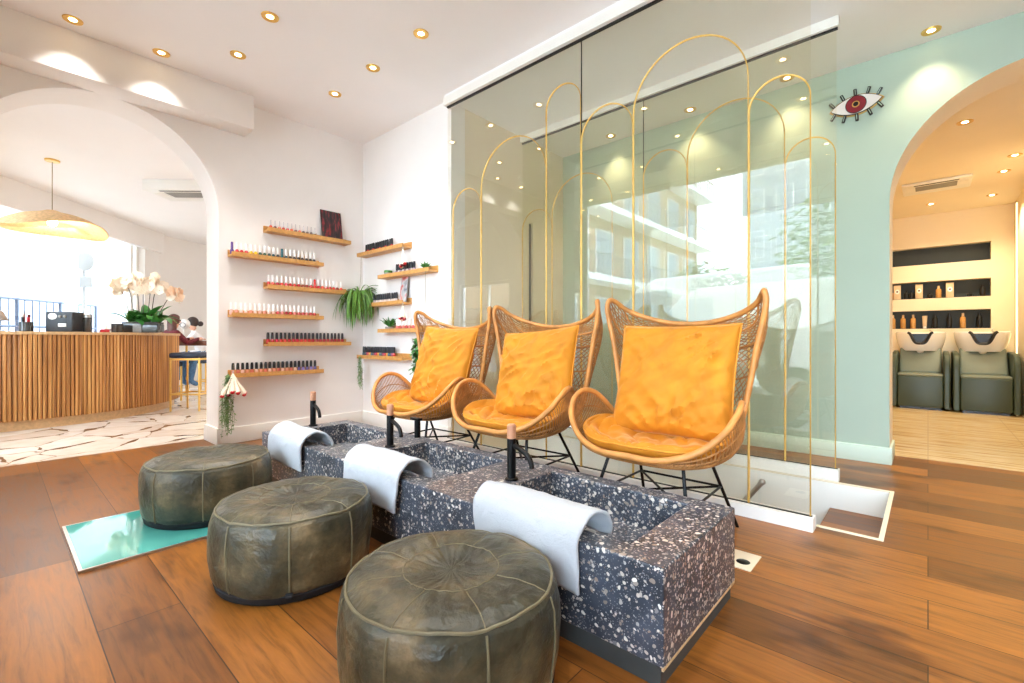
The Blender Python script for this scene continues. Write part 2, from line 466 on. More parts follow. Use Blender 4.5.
# ------------------------------------------------------------------ room shell
def shell():
    # floors
    mb = MB()
    mb.box(-4.86, 2.4, FY-.1, 2.64, -.05, 0)
    mb.box(-.15, 2.4, 2.64, 3.53, -.05, 0)
    mb.box(-4.0, 2.4, 3.53, 4.65, -.05, 0)
    struct('floor', mb, 'floor', 'dark oak plank floor of the salon', 'floor', smooth=False)
    struct('floor_paving', MB().box(-12.6, -4.86, -1.0, 5.2, -.05, 0), 'paving', 'cream crazy paving floor beyond the left arch', 'floor', smooth=False)
    struct('floor_travertine', MB().box(-1.6, 1.4, 4.65, 9.0, -.05, 0), 'trav', 'striped travertine floor of the wash room', 'floor', smooth=False)
    # ceilings
    struct('ceiling', MB().box(-4.6, 2.5, FY-.2, 2.56, CZ, CZ+.1).box(-3.06, 2.5, 2.56, 4.5, HZ, CZ+.1).box(-4.6, -3.06, 2.56, 2.8, CZ, CZ+.1), 'ceil', 'white ceiling of the salon', 'ceiling', smooth=False)
    struct('ceiling_reception', MB().box(-12.6, -4.6, -1.0, 5.2, 2.85, 2.95), 'ceil', 'white ceiling over the reception counter', 'ceiling', smooth=False)
    struct('ceiling_wash', MB().box(-1.6, 1.4, 4.5, 9.0, 2.65, 2.75), 'warmwall', 'low ceiling of the wash room', 'ceiling', smooth=False)
    # left wall with arch
    r = .72
    p = arch_poly(FY-.1, 5.2, CZ+.02, .56, r, 1.965)
    struct('wall_left', MB().prism(p, WX-WT, WX, 'x'), 'white', 'white wall with round arch to reception', 'wall', angle=30)
    struct('trim_1', MB().rbox(WX-.02, WX+.2, FY, 1.49, 2.682, CZ+.02, .012), 'white', 'boxed beam above the left arch', 'beam')
    # short white wall with ledges and its return beside the glass
    struct('wall_back', MB().box(WX-.05, -3.06, WB, WB+.16, 0, CZ+.02), 'white', 'white wall with the right-hand ledges', 'wall', smooth=False)
    # cream wall at the left end of the stair well
    mb = MB().box(-3.26, -3.06, WB+.16, 3.68, -1.6, CZ+.02).box(-3.26, -3.06, 3.75, GW, 0, CZ+.02).box(-3.26, -3.06, 3.68, 3.75, 2.1, CZ+.02).box(-3.26, -3.22, 3.68, 3.75, 0, 2.1)
    struct('wall_stair', mb, 'cream', 'cream wall closing the stair well', 'wall', smooth=False)
    struct('trim_2', MB().box(-3.22, -3.09, 3.681, 3.749, 0, 2.099), 'dark', 'grey door edge in the cream wall', 'door edge', smooth=False)
    # mint wall with arch
    p = arch_poly(-3.2, 2.5, CZ+.02, .572, .777, 1.882)
    o = struct('wall_right', MB().prism(p, GW, GW+.37, 'y'), 'green', 'mint green wall with round arch to wash room', 'wall', angle=30)
    o.data.materials.append(M['warmwall'])
    for q in o.data.polygons:
        if q.normal.y > -.5: q.material_index = 1
    struct('wall_east', MB().box(2.4, 2.5, FY-.2, 4.7, 0, CZ+.02), 'white', 'white side wall', 'wall', smooth=False)
    # baseboards
    struct('baseboard_left', MB().rbox(WX-.005, WX+.02, 1.28, WB, 0, .14, .006).rbox(WX-WT-.015, WX+.018, 1.262, 1.285, 0, .14, .004), 'trim', 'white baseboard', 'baseboard')
    struct('baseboard_back', MB().rbox(WX, -3.06, WB-.02, WB+.005, 0, .14, .006), 'trim', 'white baseboard', 'baseboard')
    struct('baseboard_right', MB().rbox(-3.06, -.2, GW-.02, GW+.005, 0, .122, .006).rbox(-.225, -.19, GW-.018, GW+.37, 0, .122, .006), 'greentrim', 'pale baseboard of the mint wall', 'baseboard')
    # stair well: white sides, cream edging, treads
    mb = MB().box(-3.06, -.163, 3.515, 3.5298, -1.6, 0).box(-.163, -.1502, 2.6402, 3.5298, -1.6, 0).box(-3.06, -.163, 2.6402, 2.655, -1.6, 0).box(-3.06, -.16, 2.6, 3.6, -1.7, -1.6)
    struct('wall_pit', mb, 'trim', 'white sides of the stair well', 'wall', smooth=False)
    e = .012
    mb = MB().box(-.40, -.147, 2.637, 2.658, -.004, .004).box(-.166, -.147, 2.658, 3.512, -.004, .004).box(-3.05, -.147, 3.512, 3.533, -.004, .004)
    struct('trim_3', mb, 'cream', 'cream edging around the stair opening', 'edging', smooth=False)
    mb = MB()
    for k in range(6): mb.box(-.46-.27*k, -.163-.27*k, 2.656, 3.514, -.16-.19*k-.03, -.16-.19*k)
    struct('stairs', mb, 'floor', 'oak stair treads going down', 'stairs', smooth=False)
    # wash room shell with three niches
    B = 8.78
    zs = [(1.045, 1.30), (1.47, 1.71), (1.95, 2.195)]
    mb = MB(); z0 = 0
    for a, b_ in zs: mb.box(-1.6, .62, B, B+.16, z0, a); z0 = b_
    mb.box(-1.6, .62, B, B+.16, z0, 2.7); mb.box(.62, 1.4, B, B+.16, 0, 2.7); mb.box(-1.6, -.95, B, B+.16, 1.0, 2.3)
    struct('wall_far', mb, 'warmwall', 'warm white wall with niches', 'wall', smooth=False)
    mb = MB()
    for a, b_ in zs: mb.box(-.95, .62, B+.13, B+.16, a, b_); mb.box(-.95, .619, B+.003, B+.13, a, a+.004)
    struct('trim_4', mb, 'niche', 'dark lining of the wall niches', 'niche lining', smooth=False)
    struct('wall_wash', MB().box(.83, .95, 5.6, 8.78, 0, 2.7).box(1.3, 1.4, 4.6, 5.7, 0, 2.7).box(.83, 1.4, 5.6, 5.7, 0, 2.7).box(-1.7, -1.6, 4.6, 8.95, 0, 2.7), 'warmwall', 'warm side walls of the wash room', 'wall', smooth=False)
    # street front: wall with shop windows behind the camera, some added for daylight
    mb = MB()
    y0, y1 = FY-.16, FY
    mb.box(-8.1, -7.95, y0, y1, 0, 2.95).box(-7.95, -6.35, y0, y1, 0, .3).box(-7.95, -6.35, y0, y1, 2.6, 2.95).box(-6.35, -6.15, y0, y1, 0, 2.95).box(-6.15, -4.85, y0, y1, 1.85, 2.95).box(-6.15, -4.85, y0, y1, 0, .3).box(-4.85, -3.6, y0, y1, 0, CZ).box(-3.6, -.8, y0, y1, 2.8, CZ).box(-3.6, -.8, y0, y1, 0, .12)
    mb.box(-.8, -.35, y0, y1, 0, CZ).box(-.35, 1.9, y0, y1, 2.8, CZ).box(-.35, 1.9, y0, y1, 0, .12).box(1.9, 2.5, y0, y1, 0, CZ)
    struct('wall_street', mb, 'white', 'white shop front wall', 'wall', smooth=False)
    def window(name, x0, x1, z0, z1, nx=1, zr=None):
        mb = MB(); w = .05; ya, yb = FY-.11, FY-.06
        mb.box(x0, x1, ya, yb, z1-w, z1).box(x0, x1, ya, yb, z0, z0+w).box(x0, x0+w, ya, yb, z0, z1).box(x1-w, x1, ya, yb, z0, z1)
        for k in range(1, nx): x = x0+(x1-x0)*k/nx; mb.box(x-.02, x+.02, ya, yb, z0, z1)
        if zr: mb.box(x0, x1, ya, yb, zr-.02, zr+.02)
        o = struct(name, mb, 'trim', 'white framed shop window', 'window', smooth=False)
        MB().add([(x0+.02, FY-.085, z0+.02), (x1-.02, FY-.085, z0+.02), (x1-.02, FY-.085, z1-.02), (x0+.02, FY-.085, z1-.02)], [(0, 1, 2, 3)]).build('pane', 'wglass', o, smooth=False)
    window('window_1', -3.6, -.8, .12, 2.8, 1)
    window('window_2', -6.15, -4.85, .3, 1.85, 2, 1.2)
    window('window_added_left', -7.95, -6.35, .3, 2.6, 1)  # out-of-view window added to let more daylight into the reception
    window('window_added_right', -.35, 1.9, .12, 2.8, 1)  # out-of-view window added for daylight from the right
shell()

# reception outer walls: a slanting window wall, then a plain wall
def reception_walls():
    A = Vector((-7.93, FY, 0)); Bp = Vector((-10.66, 2.06, 0)); C = Vector((-12.2, 4.72, 0))
    d = (Bp-A); L = d.length; d.normalize(); nrm = Vector((-d.y, d.x, 0))
    if nrm.dot(A) < 0: nrm = -nrm
    def seg(mb, s0, s1, z0, z1, t0, t1, o=A, dd=d, nn=nrm):
        q = []
        for z in (z0, z1):
            for s_, t_ in ((s0, t0), (s1, t0), (s1, t1), (s0, t1)):
                p = o+dd*s_+nn*t_; q.append((p.x, p.y, z))
        mb.add(q, [(0, 3, 2, 1), (4, 5, 6, 7), (0, 1, 5, 4), (1, 2, 6, 5), (2, 3, 7, 6), (3, 0, 4, 7)])
    mb = MB()
    W0, W1 = .12, L-.62
    seg(mb, -.3, L, 2.62, 2.95, 0, .2); seg(mb, -.3, L, 0, .35, 0, .2); seg(mb, -.3, W0, .35, 2.62, 0, .2); seg(mb, W1+.24, L+.02, .35, 2.62, 0, .2)
    seg(mb, -.3, L, 2.5, 2.86, -.1, 0)
    struct('wall_window', mb, 'white', 'white slanting window wall of the reception', 'wall', smooth=False)
    mb = MB(); w = .06
    seg(mb, W0, W1+.24, 2.56, 2.62, .1, .16); seg(mb, W0, W1+.24, .35, .41, .1, .16); seg(mb, W0, W0+w, .35, 2.62, .1, .16)
    seg(mb, W1, W1+w, .35, 2.62, .08, .16); seg(mb, W1+.18, W1+.24, .35, 2.62, .1, .16); 
    o = struct('window_4', mb, 'trim', 'large reception window', 'window', smooth=False)
    a, b_ = A+d*W0+nrm*.13, A+d*(W1+.2)+nrm*.13
    MB().add([(a.x, a.y, .38), (b_.x, b_.y, .38), (b_.x, b_.y, 2.6), (a.x, a.y, 2.6)], [(0, 1, 2, 3)]).build('pane', 'wglass', o, smooth=False)
    d2 = (C-Bp); L2 = d2.length; d2.normalize(); n2 = Vector((-d2.y, d2.x, 0))
    if n2.dot(Bp) < 0: n2 = -n2
    mb = MB(); seg(mb, 0, L2, 0, 2.9, 0, .2, Bp, d2, n2)
    struct('wall_reception', mb, 'white', 'plain white wall behind the manicure table', 'wall', smooth=False)
    struct('wall_end', MB().box(-12.6, -4.5, 4.6, 4.75, 0, 2.95), 'white', 'white end wall of the reception', 'wall', smooth=False)
    return A, d, nrm, L
RA, RD, RN, RL = reception_walls()

# ------------------------------------------------------------------ foot bath
def foot_bath():
    X0, X1, Y0, Y1, Z0, Z1 = -3.135, -.5, 1.135, 1.722, .06, .315
    t = thing('foot_bath', 'long dark terrazzo foot bath with three sunken basins', 'foot bath', ((X0+X1)/2, (Y0+Y1)/2, 0))
    ox, oy = (X0+X1)/2, (Y0+Y1)/2
    xs = [X0, -3.005, -2.405, -2.12, -1.52, -1.235, -.635, X1]; ys = [Y0, 1.215, 1.642, Y1]
    wells = (1, 3, 5); zf = .185
    mb = MB(); V = {}
    def vid(i, j, z):
        k = (i, j, z)
        if k not in V: V[k] = len(mb.v); mb.v.append((xs[i]-ox, ys[j]-oy, z))
        return V[k]
    for i in range(7):
        for j in range(3):
            z = zf if (i in wells and j == 1) else Z1
            mb.f.append((vid(i, j, z), vid(i+1, j, z), vid(i+1, j+1, z), vid(i, j+1, z)))
            mb.f.append((vid(i, j, Z0), vid(i, j+1, Z0), vid(i+1, j+1, Z0), vid(i+1, j, Z0)))
    for i in wells:
        c = [(i, 1), (i+1, 1), (i+1, 2), (i, 2)]
        for a, b_ in zip(c, c[1:]+c[:1]): mb.f.append((vid(*a, Z1), vid(*b_, Z1), vid(*b_, zf), vid(*a, zf)))
    for i in range(7):
        mb.f.append((vid(i, 0, Z0), vid(i+1, 0, Z0), vid(i+1, 0, Z1), vid(i, 0, Z1)))
        mb.f.append((vid(i+1, 3, Z0), vid(i, 3, Z0), vid(i, 3, Z1), vid(i+1, 3, Z1)))
    for j in range(3):
        mb.f.append((vid(0, j+1, Z0), vid(0, j, Z0), vid(0, j, Z1), vid(0, j+1, Z1)))
        mb.f.append((vid(7, j, Z0), vid(7, j+1, Z0), vid(7, j+1, Z1), vid(7, j, Z1)))
    o = mb.build('body', 'terr', t, smooth=False)
    bv = o.modifiers.new('edge', 'BEVEL'); bv.width = .005; bv.segments = 2; bv.limit_method = 'ANGLE'
    MB().box(X0+.015-ox, X1-.012-ox, Y0+.012-oy, Y1-.01-oy, 0, .06).build('plinth', 'plinth', t, smooth=False)
    MB().box(X1-.006-ox, X1-.0005-ox, Y0-oy+.002, Y1-oy-.002, .053, .0598).build('edge_strip', 'plinthtrim', t, smooth=False)
    for k, i in enumerate(wells):
        cx = (xs[i]+xs[i+1])/2-ox
        MB().lathe([(0, .003), (.02, .003), (.024, 0)], 16, (cx, .05, zf+.0005)).build('drain', 'steel', t)
    return t
foot_bath()

def faucet(x, label):
    t = thing('faucet', label, 'faucet', (x, 1.44, .3155), 0, 'black faucets on the foot bath')
    MB().lathe([(0, 0), (.028, 0), (.028, .006), (.022, .01), (0, .01)], 20).build('base_ring', 'black', t)
    MB().lathe([(0, .008), (.0185, .008), (.0185, .172), (0, .172)], 20).build('post', 'black', t)
    MB().lathe([(0, .172), (.0185, .172), (.0185, .226), (.014, .231), (0, .231)], 20).build('wooden_cap', 'copper', t)
    P = catmull([(.01, 0, .145), (.05, -.004, .135), (.095, -.008, .115), (.115, -.01, .085), (.117, -.01, .07)], 5)
    MB().tube(P, .0105, 10).build('spout', 'black', t)
faucet(-1.291, 'black faucet with copper cap nearest the camera, beside the right basin')
faucet(-2.176, 'black faucet with copper cap beside the middle basin')
faucet(-3.085, 'black faucet at the far left end of the terrazzo foot bath')
t = thing('mixer_tap', 'short black mixer post with flat lever top at back of foot bath', 'tap', (-2.262, 1.685, .3155))
MB().lathe([(0, 0), (.018, 0), (.018, .1), (0, .1)], 16).build('post', 'black', t)
MB().rbox(-.055, .03, -.016, .016, .1, .116, .004).build('lever', 'black', t)

def towel(x0, x1, label, sd, loose=0.):
    prof = catmull([(1.122, .165+.02, 0), (1.117, .25, 0), (1.118, .318, 0), (1.132, .352, 0), (1.172, .379, 0), (1.222, .378, 0), (1.262, .352, 0), (1.285, .316, 0), (1.292-.01, .292, 0)], 6)
    w = x1-x0; cx = (x0+x1)/2
    mb = MB()
    def fn(u, v):
        p = sample(prof, v); x = (u-.5)*w
        hang = max(0, 1-v*2.6)
        k = noise.noise(Vector((x*9+sd, v*3.2, sd*1.7)))
        k2 = noise.noise(Vector((x*26+sd*3, v*9, 4.2)))
        y = p.x-hang*(.016*max(0, k)+.009*max(0, k2)) - .003*hang
        z = p.y+.012*k*v*(1-v)*2.5+.003*k2*(v > .3)-hang*(.018*(u-.5)*2*loose)
        if v < .02: z += .006*k2
        return (x+.012*k*hang+.012*math.sin(v*9+sd)*(.5-abs(u-.5) < .08)*(.4+hang)*.6+(u-.5)*-.05*hang*loose, y-1.135, z+.004*noise.noise(Vector((x*5, v*14, sd)))*(v > .25))
    mb.grid(fn, 44, 48)
    t = mb.build('towel', 'towel', None, loc=(cx, 1.135, 0), fix=False)
    tag(t, label, 'towel', 'white towels on the foot bath')
    s_ = t.modifiers.new('cloth', 'SOLIDIFY'); s_.thickness = .009; s_.offset = -1 if False else 1
    # woven band near the hem
    return t
towel(-1.175, -.735, 'white towel over the rim of the right basin, behind the front pouf', 1.3, .6)
towel(-2.06, -1.625, 'white towel over the rim of the middle basin, behind the middle pouf', 5.1, .3)
towel(-2.955, -2.515, 'white towel over the rim of the far left basin', 9.7, .2)

# ------------------------------------------------------------------ poufs
def make_pouf():
    t = thing('pouf', '', 'pouf', (0, 0, 0))
    R = .284
    def prof(k):  # 0..1 -> r,z
        pts = [(0, .292), (.06, .289), (.12, .297), (.19, .302), (.235, .298), (.262, .286), (.275, .270), (.282, .24), (.286, .18), (.285, .11), (.278, .05), (.27, .03)]
        x = k*(len(pts)-1); i = min(int(x), len(pts)-2); f = x-i
        return (pts[i][0]*(1-f)+pts[i+1][0]*f, pts[i][1]*(1-f)+pts[i+1][1]*f)
    NS = 8
    def wob(a, r, z):
        q = noise.noise(Vector((math.cos(a)*r*11, math.sin(a)*r*11, z*7+3)))
        q2 = noise.noise(Vector((math.cos(a)*r*24, math.sin(a)*r*24, z*16+9)))
        return q*.006+q2*.0028
    def surf(a, k, off=0.):
        r, z = prof(k)
        top = max(0, min(1, (z-.27)/.02)) if k < .55 else 0
        pan = abs(math.sin(a*NS/2))**.5            # panels swell between the seams
        sw = .004*pan
        w = wob(a, r, z)
        if k < .5:
            pk = math.sin(a*26+3*noise.noise(Vector((a*3, r*20, 1))))*.0016*(1-abs(r-.14)/.14 if r < .28 else 0)
            z2 = z+sw*min(1, r/.1)+w*min(1, r/.05)+pk+off; r2 = r
        else:
            r2 = r+sw+w+off; z2 = z
        return (r2*math.cos(a), r2*math.sin(a), z2)
    mb = MB()
    mb.grid(lambda u, v: surf(u*2*PI, v*.999+.0005), 128, 72, cu=True)
    mb.build('leather_cover', 'leather', t, angle=80)
    MB().lathe([(0, 0), (.262, 0), (.27, .006), (.276, .03), (.272, .036), (0, .036)], 64).build('base_band', 'base', t)
    rim = [surf(2*PI*k/96, 5.35/11, .0) for k in range(96)]
    MB().tube([(x*1.006, y*1.006, z+.001) for x, y, z in rim], .0042, 6, closed=True).build('piping', 'piping', t)
    for s_ in range(NS):
        a = 2*PI*s_/NS
        P = [surf(a, k/60, .001) for k in range(32, 61)]
        MB().tube(P, .0034, 6).build('side_seam', 'piping', t)
        P = [surf(a, k/60, .0005) for k in range(12, 30)]
        MB().tube(P, .0016, 5).build('top_seam', 'piping', t)
    P = [surf(2*PI*k/48, 2.1/11, .0005) for k in range(48)]
    MB().tube(P, .0016, 5, closed=True).build('centre_seam', 'piping', t)
    MB().rbox(-.012, .012, -.302, -.286, .035, .05, .003).build('pull_tab', 'base', t)
    return t
pf = make_pouf()
pf.location = (-.953, .822, 0); pf.rotation_euler = (0, 0, .35)
pf['label'] = 'olive leather pouf nearest the camera, before the right basin'; pf['group'] = 'leather poufs in front of the foot bath'
pf.scale = (1, 1, .968)
dup(pf, (-1.853, .795, 0), 'olive leather pouf in the middle, before the middle towel', 1.1)
dup(pf, (-2.786, .754, .012), 'olive leather pouf farthest left, on the teal glass floor panel', 2.0)

t = thing('floor_panel', 'teal glass panel set in the wooden floor under the left pouf', 'glass panel', (-2.742, .62, 0))
MB().box(-.31, .31, -.388, .388, .0015, .011).build('glass', 'teal', t, smooth=False)
MB().box(-.32, .32, -.4, -.388, 0, .011).box(-.32, .32, .388, .4, 0, .011).box(-.32, -.31, -.388, .388, 0, .011).box(.31, .32, -.388, .388, 0, .011).build('frame', 'steel', t, smooth=False)

t = thing('floor_outlet', 'small cream floor outlet plate right of the foot bath', 'outlet', (-.565, 2.03, 0))
MB().rbox(-.055, .055, -.08, .08, 0, .006, .002).build('plate', 'cream', t)
MB().lathe([(0, .0085), (.02, .0085), (.026, .006)], 20, (.012, -.02, 0)).build('socket', 'black', t)

# ------------------------------------------------------------------ wicker chairs
RIMH = [(0, -.285, .425), (.13, -.278, .425), (.255, -.235, .462), (.34, -.175, .535), (.372, -.11, .605), (.37, -.04, .642), (.35, .03, .635), (.325, .09, .59), (.30, .145, .53), (.293, .20, .51), (.302, .235, .57),
        (.325, .245, .70), (.35, .248, .85), (.378, .246, .98), (.391, .240, 1.06), (.383, .246, 1.108), (.366, .285, 1.104), (.325, .335, 1.06), (.23, .385, 1.015), (.11, .41, .985), (0, .418, .976)]
CEN = [(0, -.285, .425), (0, -.24, .395), (0, -.18, .372), (0, -.10, .358), (0, -.02, .352), (0, .06, .352), (0, .13, .36), (0, .19, .378), (0, .24, .41), (0, .285, .46), (0, .318, .53),
       (0, .345, .62), (0, .366, .70), (0, .382, .775), (0, .393, .83), (0, .40, .87), (0, .405, .90), (0, .409, .93), (0, .412, .95), (0, .414, .968), (0, .415, .978)]
RC = catmull(RIMH, 6); CC = catmull(CEN, 6)
def shell_pt(v, s_, off=0.):
    r = sample(RC, v); c = sample(CC, v)
    a = abs(s_)
    w = max(0, min(1, (v-.40)/.16)); w = w*w*(3-2*w)      # 0 in the seat bowl, 1 in the back
    k = (a**2.5)*(1-w)+(a**3.4)*w
    x = r.x*(math.sin(1.72*a)/math.sin(1.72)*(1-w)+(1-(1-a)**1.9)*w)
    return Vector((x*(1 if s_ >= 0 else -1), c.y+(r.y-c.y)*k, c.z+(r.z-c.z)*k))
def make_chair():
    t = thing('lounge_chair', '', 'chair', (0, 0, 0))
    rim = RC[:-1]+[Vector((-p.x, p.y, p.z)) for p in reversed(RC[1:])]
    rim = [p for i, p in enumerate(rim)]
    MB().tube(rim, .0135, 8, closed=True).build('rattan_rim', 'rattan', t, angle=80)
    mb = MB()
    for k in range(2, 128):                       # close-set canes running across the shell
        v = k/128
        if v > .52 and k % 7: continue
        P = [shell_pt(v, -1+2*j/26) for j in range(27)]
        mb.tube(P, .0031 if v <= .5 else .0026, 4, cap=False)
    for s_ in [x/8 for x in range(-7, 8)]:        # lengthwise ribs
        P = [shell_pt(.53*j/40, s_) for j in range(1, 41)]
        mb.tube(P, .0034, 4, cap=False)
    for k in range(-26, 27):                      # open diagonal lattice of the back and wings
        for sg in (1, -1):
            P = []
            for j in range(41):
                v = .5+.5*j/40; s_ = k/13.+sg*(j/40)*1.6-sg*.8
                if -1 <= s_ <= 1: P.append(shell_pt(v, s_))
                elif P: break
            if len(P) > 2: mb.tube(P, .0027, 4, cap=False)
    mb.build('woven_shell', 'weave', t, angle=80, fix=False)
    mb = MB()
    for v in (.60, .72, .84):
        P = [shell_pt(v, -1+2*j/30) for j in range(31)]; mb.tube(P, .0055, 6)
    mb.build('shell_hoop', 'rattan', t, angle=80)
    tops = {(-1, 0): (-.17, -.12, .375), (1, 0): (.17, -.12, .375), (-1, 1): (-.17, .16, .385), (1, 1): (.17, .16, .385)}
    foot = {(-1, 0): (-.25, -.24, 0), (1, 0): (.25, -.24, 0), (-1, 1): (-.235, .38, 0), (1, 1): (.235, .38, 0)}
    mid = {}
    for k in tops:
        a, b_ = Vector(tops[k]), Vector(foot[k])
        MB().bar(a, b_, .0078, 8).build('leg', 'black', t)
        mid[k] = b_.lerp(a, .56)
    for a, b_ in (((-1, 0), (1, 1)), ((1, 0), (-1, 1)), ((-1, 1), (1, 1)), ((-1, 0), (-1, 1)), ((1, 0), (1, 1))):
        MB().bar(mid[a], mid[b_], .0055, 8).build('stretcher', 'black', t)
    mb = MB()
    T = [Vector(tops[k]) for k in ((-1, 0), (1, 0), (1, 1), (-1, 1))]
    for a, b_ in zip(T, T[1:]+T[:1]): mb.bar(a, b_, .007, 8)
    mb.build('seat_frame', 'black', t)
    return t
ch = make_chair()
CH = [(-.915, 2.0, 0), (-1.755, 2.0, 0), (-2.605, 2.0, 0)]
ch.location = CH[0]; ch['group'] = 'wicker lounge chairs behind the foot bath'
ch['label'] = 'rightmost wicker lounge chair, orange cushions, nearest the camera'
dup(ch, CH[1], 'middle wicker lounge chair of the three', .03)
dup(ch, CH[2], 'leftmost wicker lounge chair, beside the ledge wall', .05)

def pillow_mesh(w, d, th, sd, fold=1., n=46, crush=0.):
    mb = MB()
    def prof(u, v):
        a = max(0, 1-abs(u)**3.2); b_ = max(0, 1-abs(v)**3.2)
        return (a*b_)**.55
    def edge(u, v):   # pinched corners, sides bow in slightly
        k = 1-.045*(1-abs(v)**2)*abs(u)**3; k2 = 1-.045*(1-abs(u)**2)*abs(v)**3
        return u*w/2*k, v*d/2*k2
    rs = random.Random(int(sd*10)); fans = []
    for cu, cv in ((-1.02, -1.05), (1.05, -1.0), (1.02, .9), (-1.05, 1.02), (.1, -1.25)):
        fans.append((cu, cv, rs.uniform(7, 11), rs.uniform(0, 6.28), rs.uniform(.5, 1.2)))
    def wr(u, v, side):
        q = noise.noise(Vector((u*1.7+sd, v*1.9, side*3+sd)))
        h = .020*q
        for cu, cv, fr_, ph, am in fans:
            dx, dy = u-cu, v-cv; d = math.hypot(dx, dy); th_ = math.atan2(dy, dx)
            n_ = noise.noise(Vector((u*1.6+sd+cu, v*1.6, side+cv)))
            c_ = math.cos(th_*fr_+ph+2.2*n_)
            h += fold*am*.022*(1-2*abs(c_)**.6+.5)*math.exp(-(d/.85)**2)*min(1, d*1.6)**2
        f = noise.noise(Vector(((u+v*.6)*1.4+sd*2, (v-u*.6)*4.5, side+7)))
        return h+fold*.026*(.5-abs(f)**.8)
    o = 0
    for side in (1, -1):
        def fn(a, b_):
            u, v = a*2-1, b_*2-1; p = prof(u, v); x, y = edge(u, v)
            z = side*(th/2*p+wr(u, v, side)*p)
            return (x, y, z)
        mb.grid(fn, n, n)
    P = []
    for k in range(4*24):
        s_, f = divmod(k, 24); f = f/24*2-1
        u, v = [(f, -1), (1, f), (-f, 1), (-1, -f)][s_]
        x, y = edge(u, v); P.append((x, y, 0))
    return mb, P
def weld(o, d=.0012):
    bm = bmesh.new(); bm.from_mesh(o.data); bmesh.ops.remove_doubles(bm, verts=bm.verts[:], dist=d)
    bmesh.ops.recalc_face_normals(bm, faces=bm.faces[:]); bm.to_mesh(o.data); bm.free()
    for p in o.data.polygons: p.use_smooth = True
def back_cushion(c, label, sd, w=.575, d=.545, tilt=-15, roll=0., th=.15, dy=0., dz=0.):
    t = thing('back_cushion', label, 'cushion', (c[0]+.012, c[1]+.15+dy, .705+dz), 0, 'mustard back cushions in the wicker chairs')
    mb, P = pillow_mesh(w, d, th, sd, 1.25)
    mt = Matrix.Rotation(math.radians(tilt), 4, 'X') @ Matrix.Rotation(math.radians(90), 4, 'X') @ Matrix.Rotation(math.radians(roll), 4, 'Z')
    mb.xf(mt); P = [mt @ Vector(p) for p in P]
    o = mb.build('cover', 'velvet', t, fix=False); weld(o)
    MB().tube(P, .0042, 6, closed=True).build('piping', 'vpipe', t, angle=80)
def seat_cushion(c, label, sd):
    t = thing('seat_cushion', label, 'cushion', (c[0], c[1], 0), 0, 'mustard seat cushions in the wicker chairs')
    V0, V1, S1 = .03, .395, .70
    # the bowl of the chair, resampled as a height field the cushion lies on
    def base(u, w):
        v = V0+(V1-V0)*w; s_ = u*S1
        p = shell_pt(v, s_); e = .004
        du = shell_pt(v, s_+e)-shell_pt(v, s_-e); dv = shell_pt(v+e, s_)-shell_pt(v-e, s_)
        n = du.cross(dv); n = n.normalized() if n.length > 1e-9 else Vector((0, 0, 1))
        if n.z < 0: n = -n
        return p, n
    def lay(u, w, h):
        p, n = base(u, w); m_ = (n*.55+Vector((0, 0, 1))*.75).normalized()
        return p+m_*h
    def plump(u, w):
        a = max(0, 1-abs(u)**4); b_ = max(0, 1-abs(2*w-1)**4); return (a*b_)**.5
    def wr(u, w):
        f = noise.noise(Vector((u*2.4+sd, w*5+sd, 3.))); g = noise.noise(Vector(((u+w)*4+sd, (w-u)*1.6, sd)))
        h_ = noise.noise(Vector((u*7+sd, w*3.5, sd*2)))
        return .018*f-.022*(1-abs(g))**5+.008*h_
    mb = MB()
    mb.grid(lambda a, b_: lay(a*2-1, b_, .05+(.052+wr(a*2-1, b_))*plump(a*2-1, b_)), 56, 48)
    mb.grid(lambda a, b_: lay(a*2-1, b_, .05-.034*plump(a*2-1, b_)), 56, 48)
    P = []
    for k in range(96):
        q, f = divmod(k, 24); f = f/24
        u, w = [(f*2-1, 0), (1, f), (1-2*f, 1), (-1, 1-f)][q]
        P.append(lay(u, w, .05))
    o = mb.build('cover', 'velvet', t, fix=False); weld(o)
    MB().tube(P, .0045, 6, closed=True).build('piping', 'vpipe', t, angle=80)
back_cushion(CH[0], 'square mustard velvet back cushion in the rightmost wicker chair', 2.2)
back_cushion(CH[1], 'crumpled mustard velvet back cushion in the middle wicker chair', 6.9, w=.56, d=.55, tilt=-17, roll=5, dz=-.012)
back_cushion(CH[2], 'smooth mustard velvet back cushion in the leftmost wicker chair', 11.4, roll=-2.5, d=.58)
seat_cushion(CH[0], 'mustard velvet seat cushion of the rightmost wicker chair', 3.1)
seat_cushion(CH[1], 'mustard velvet seat cushion of the middle wicker chair', 8.3)
seat_cushion(CH[2], 'mustard velvet seat cushion of the leftmost wicker chair', 14.2)

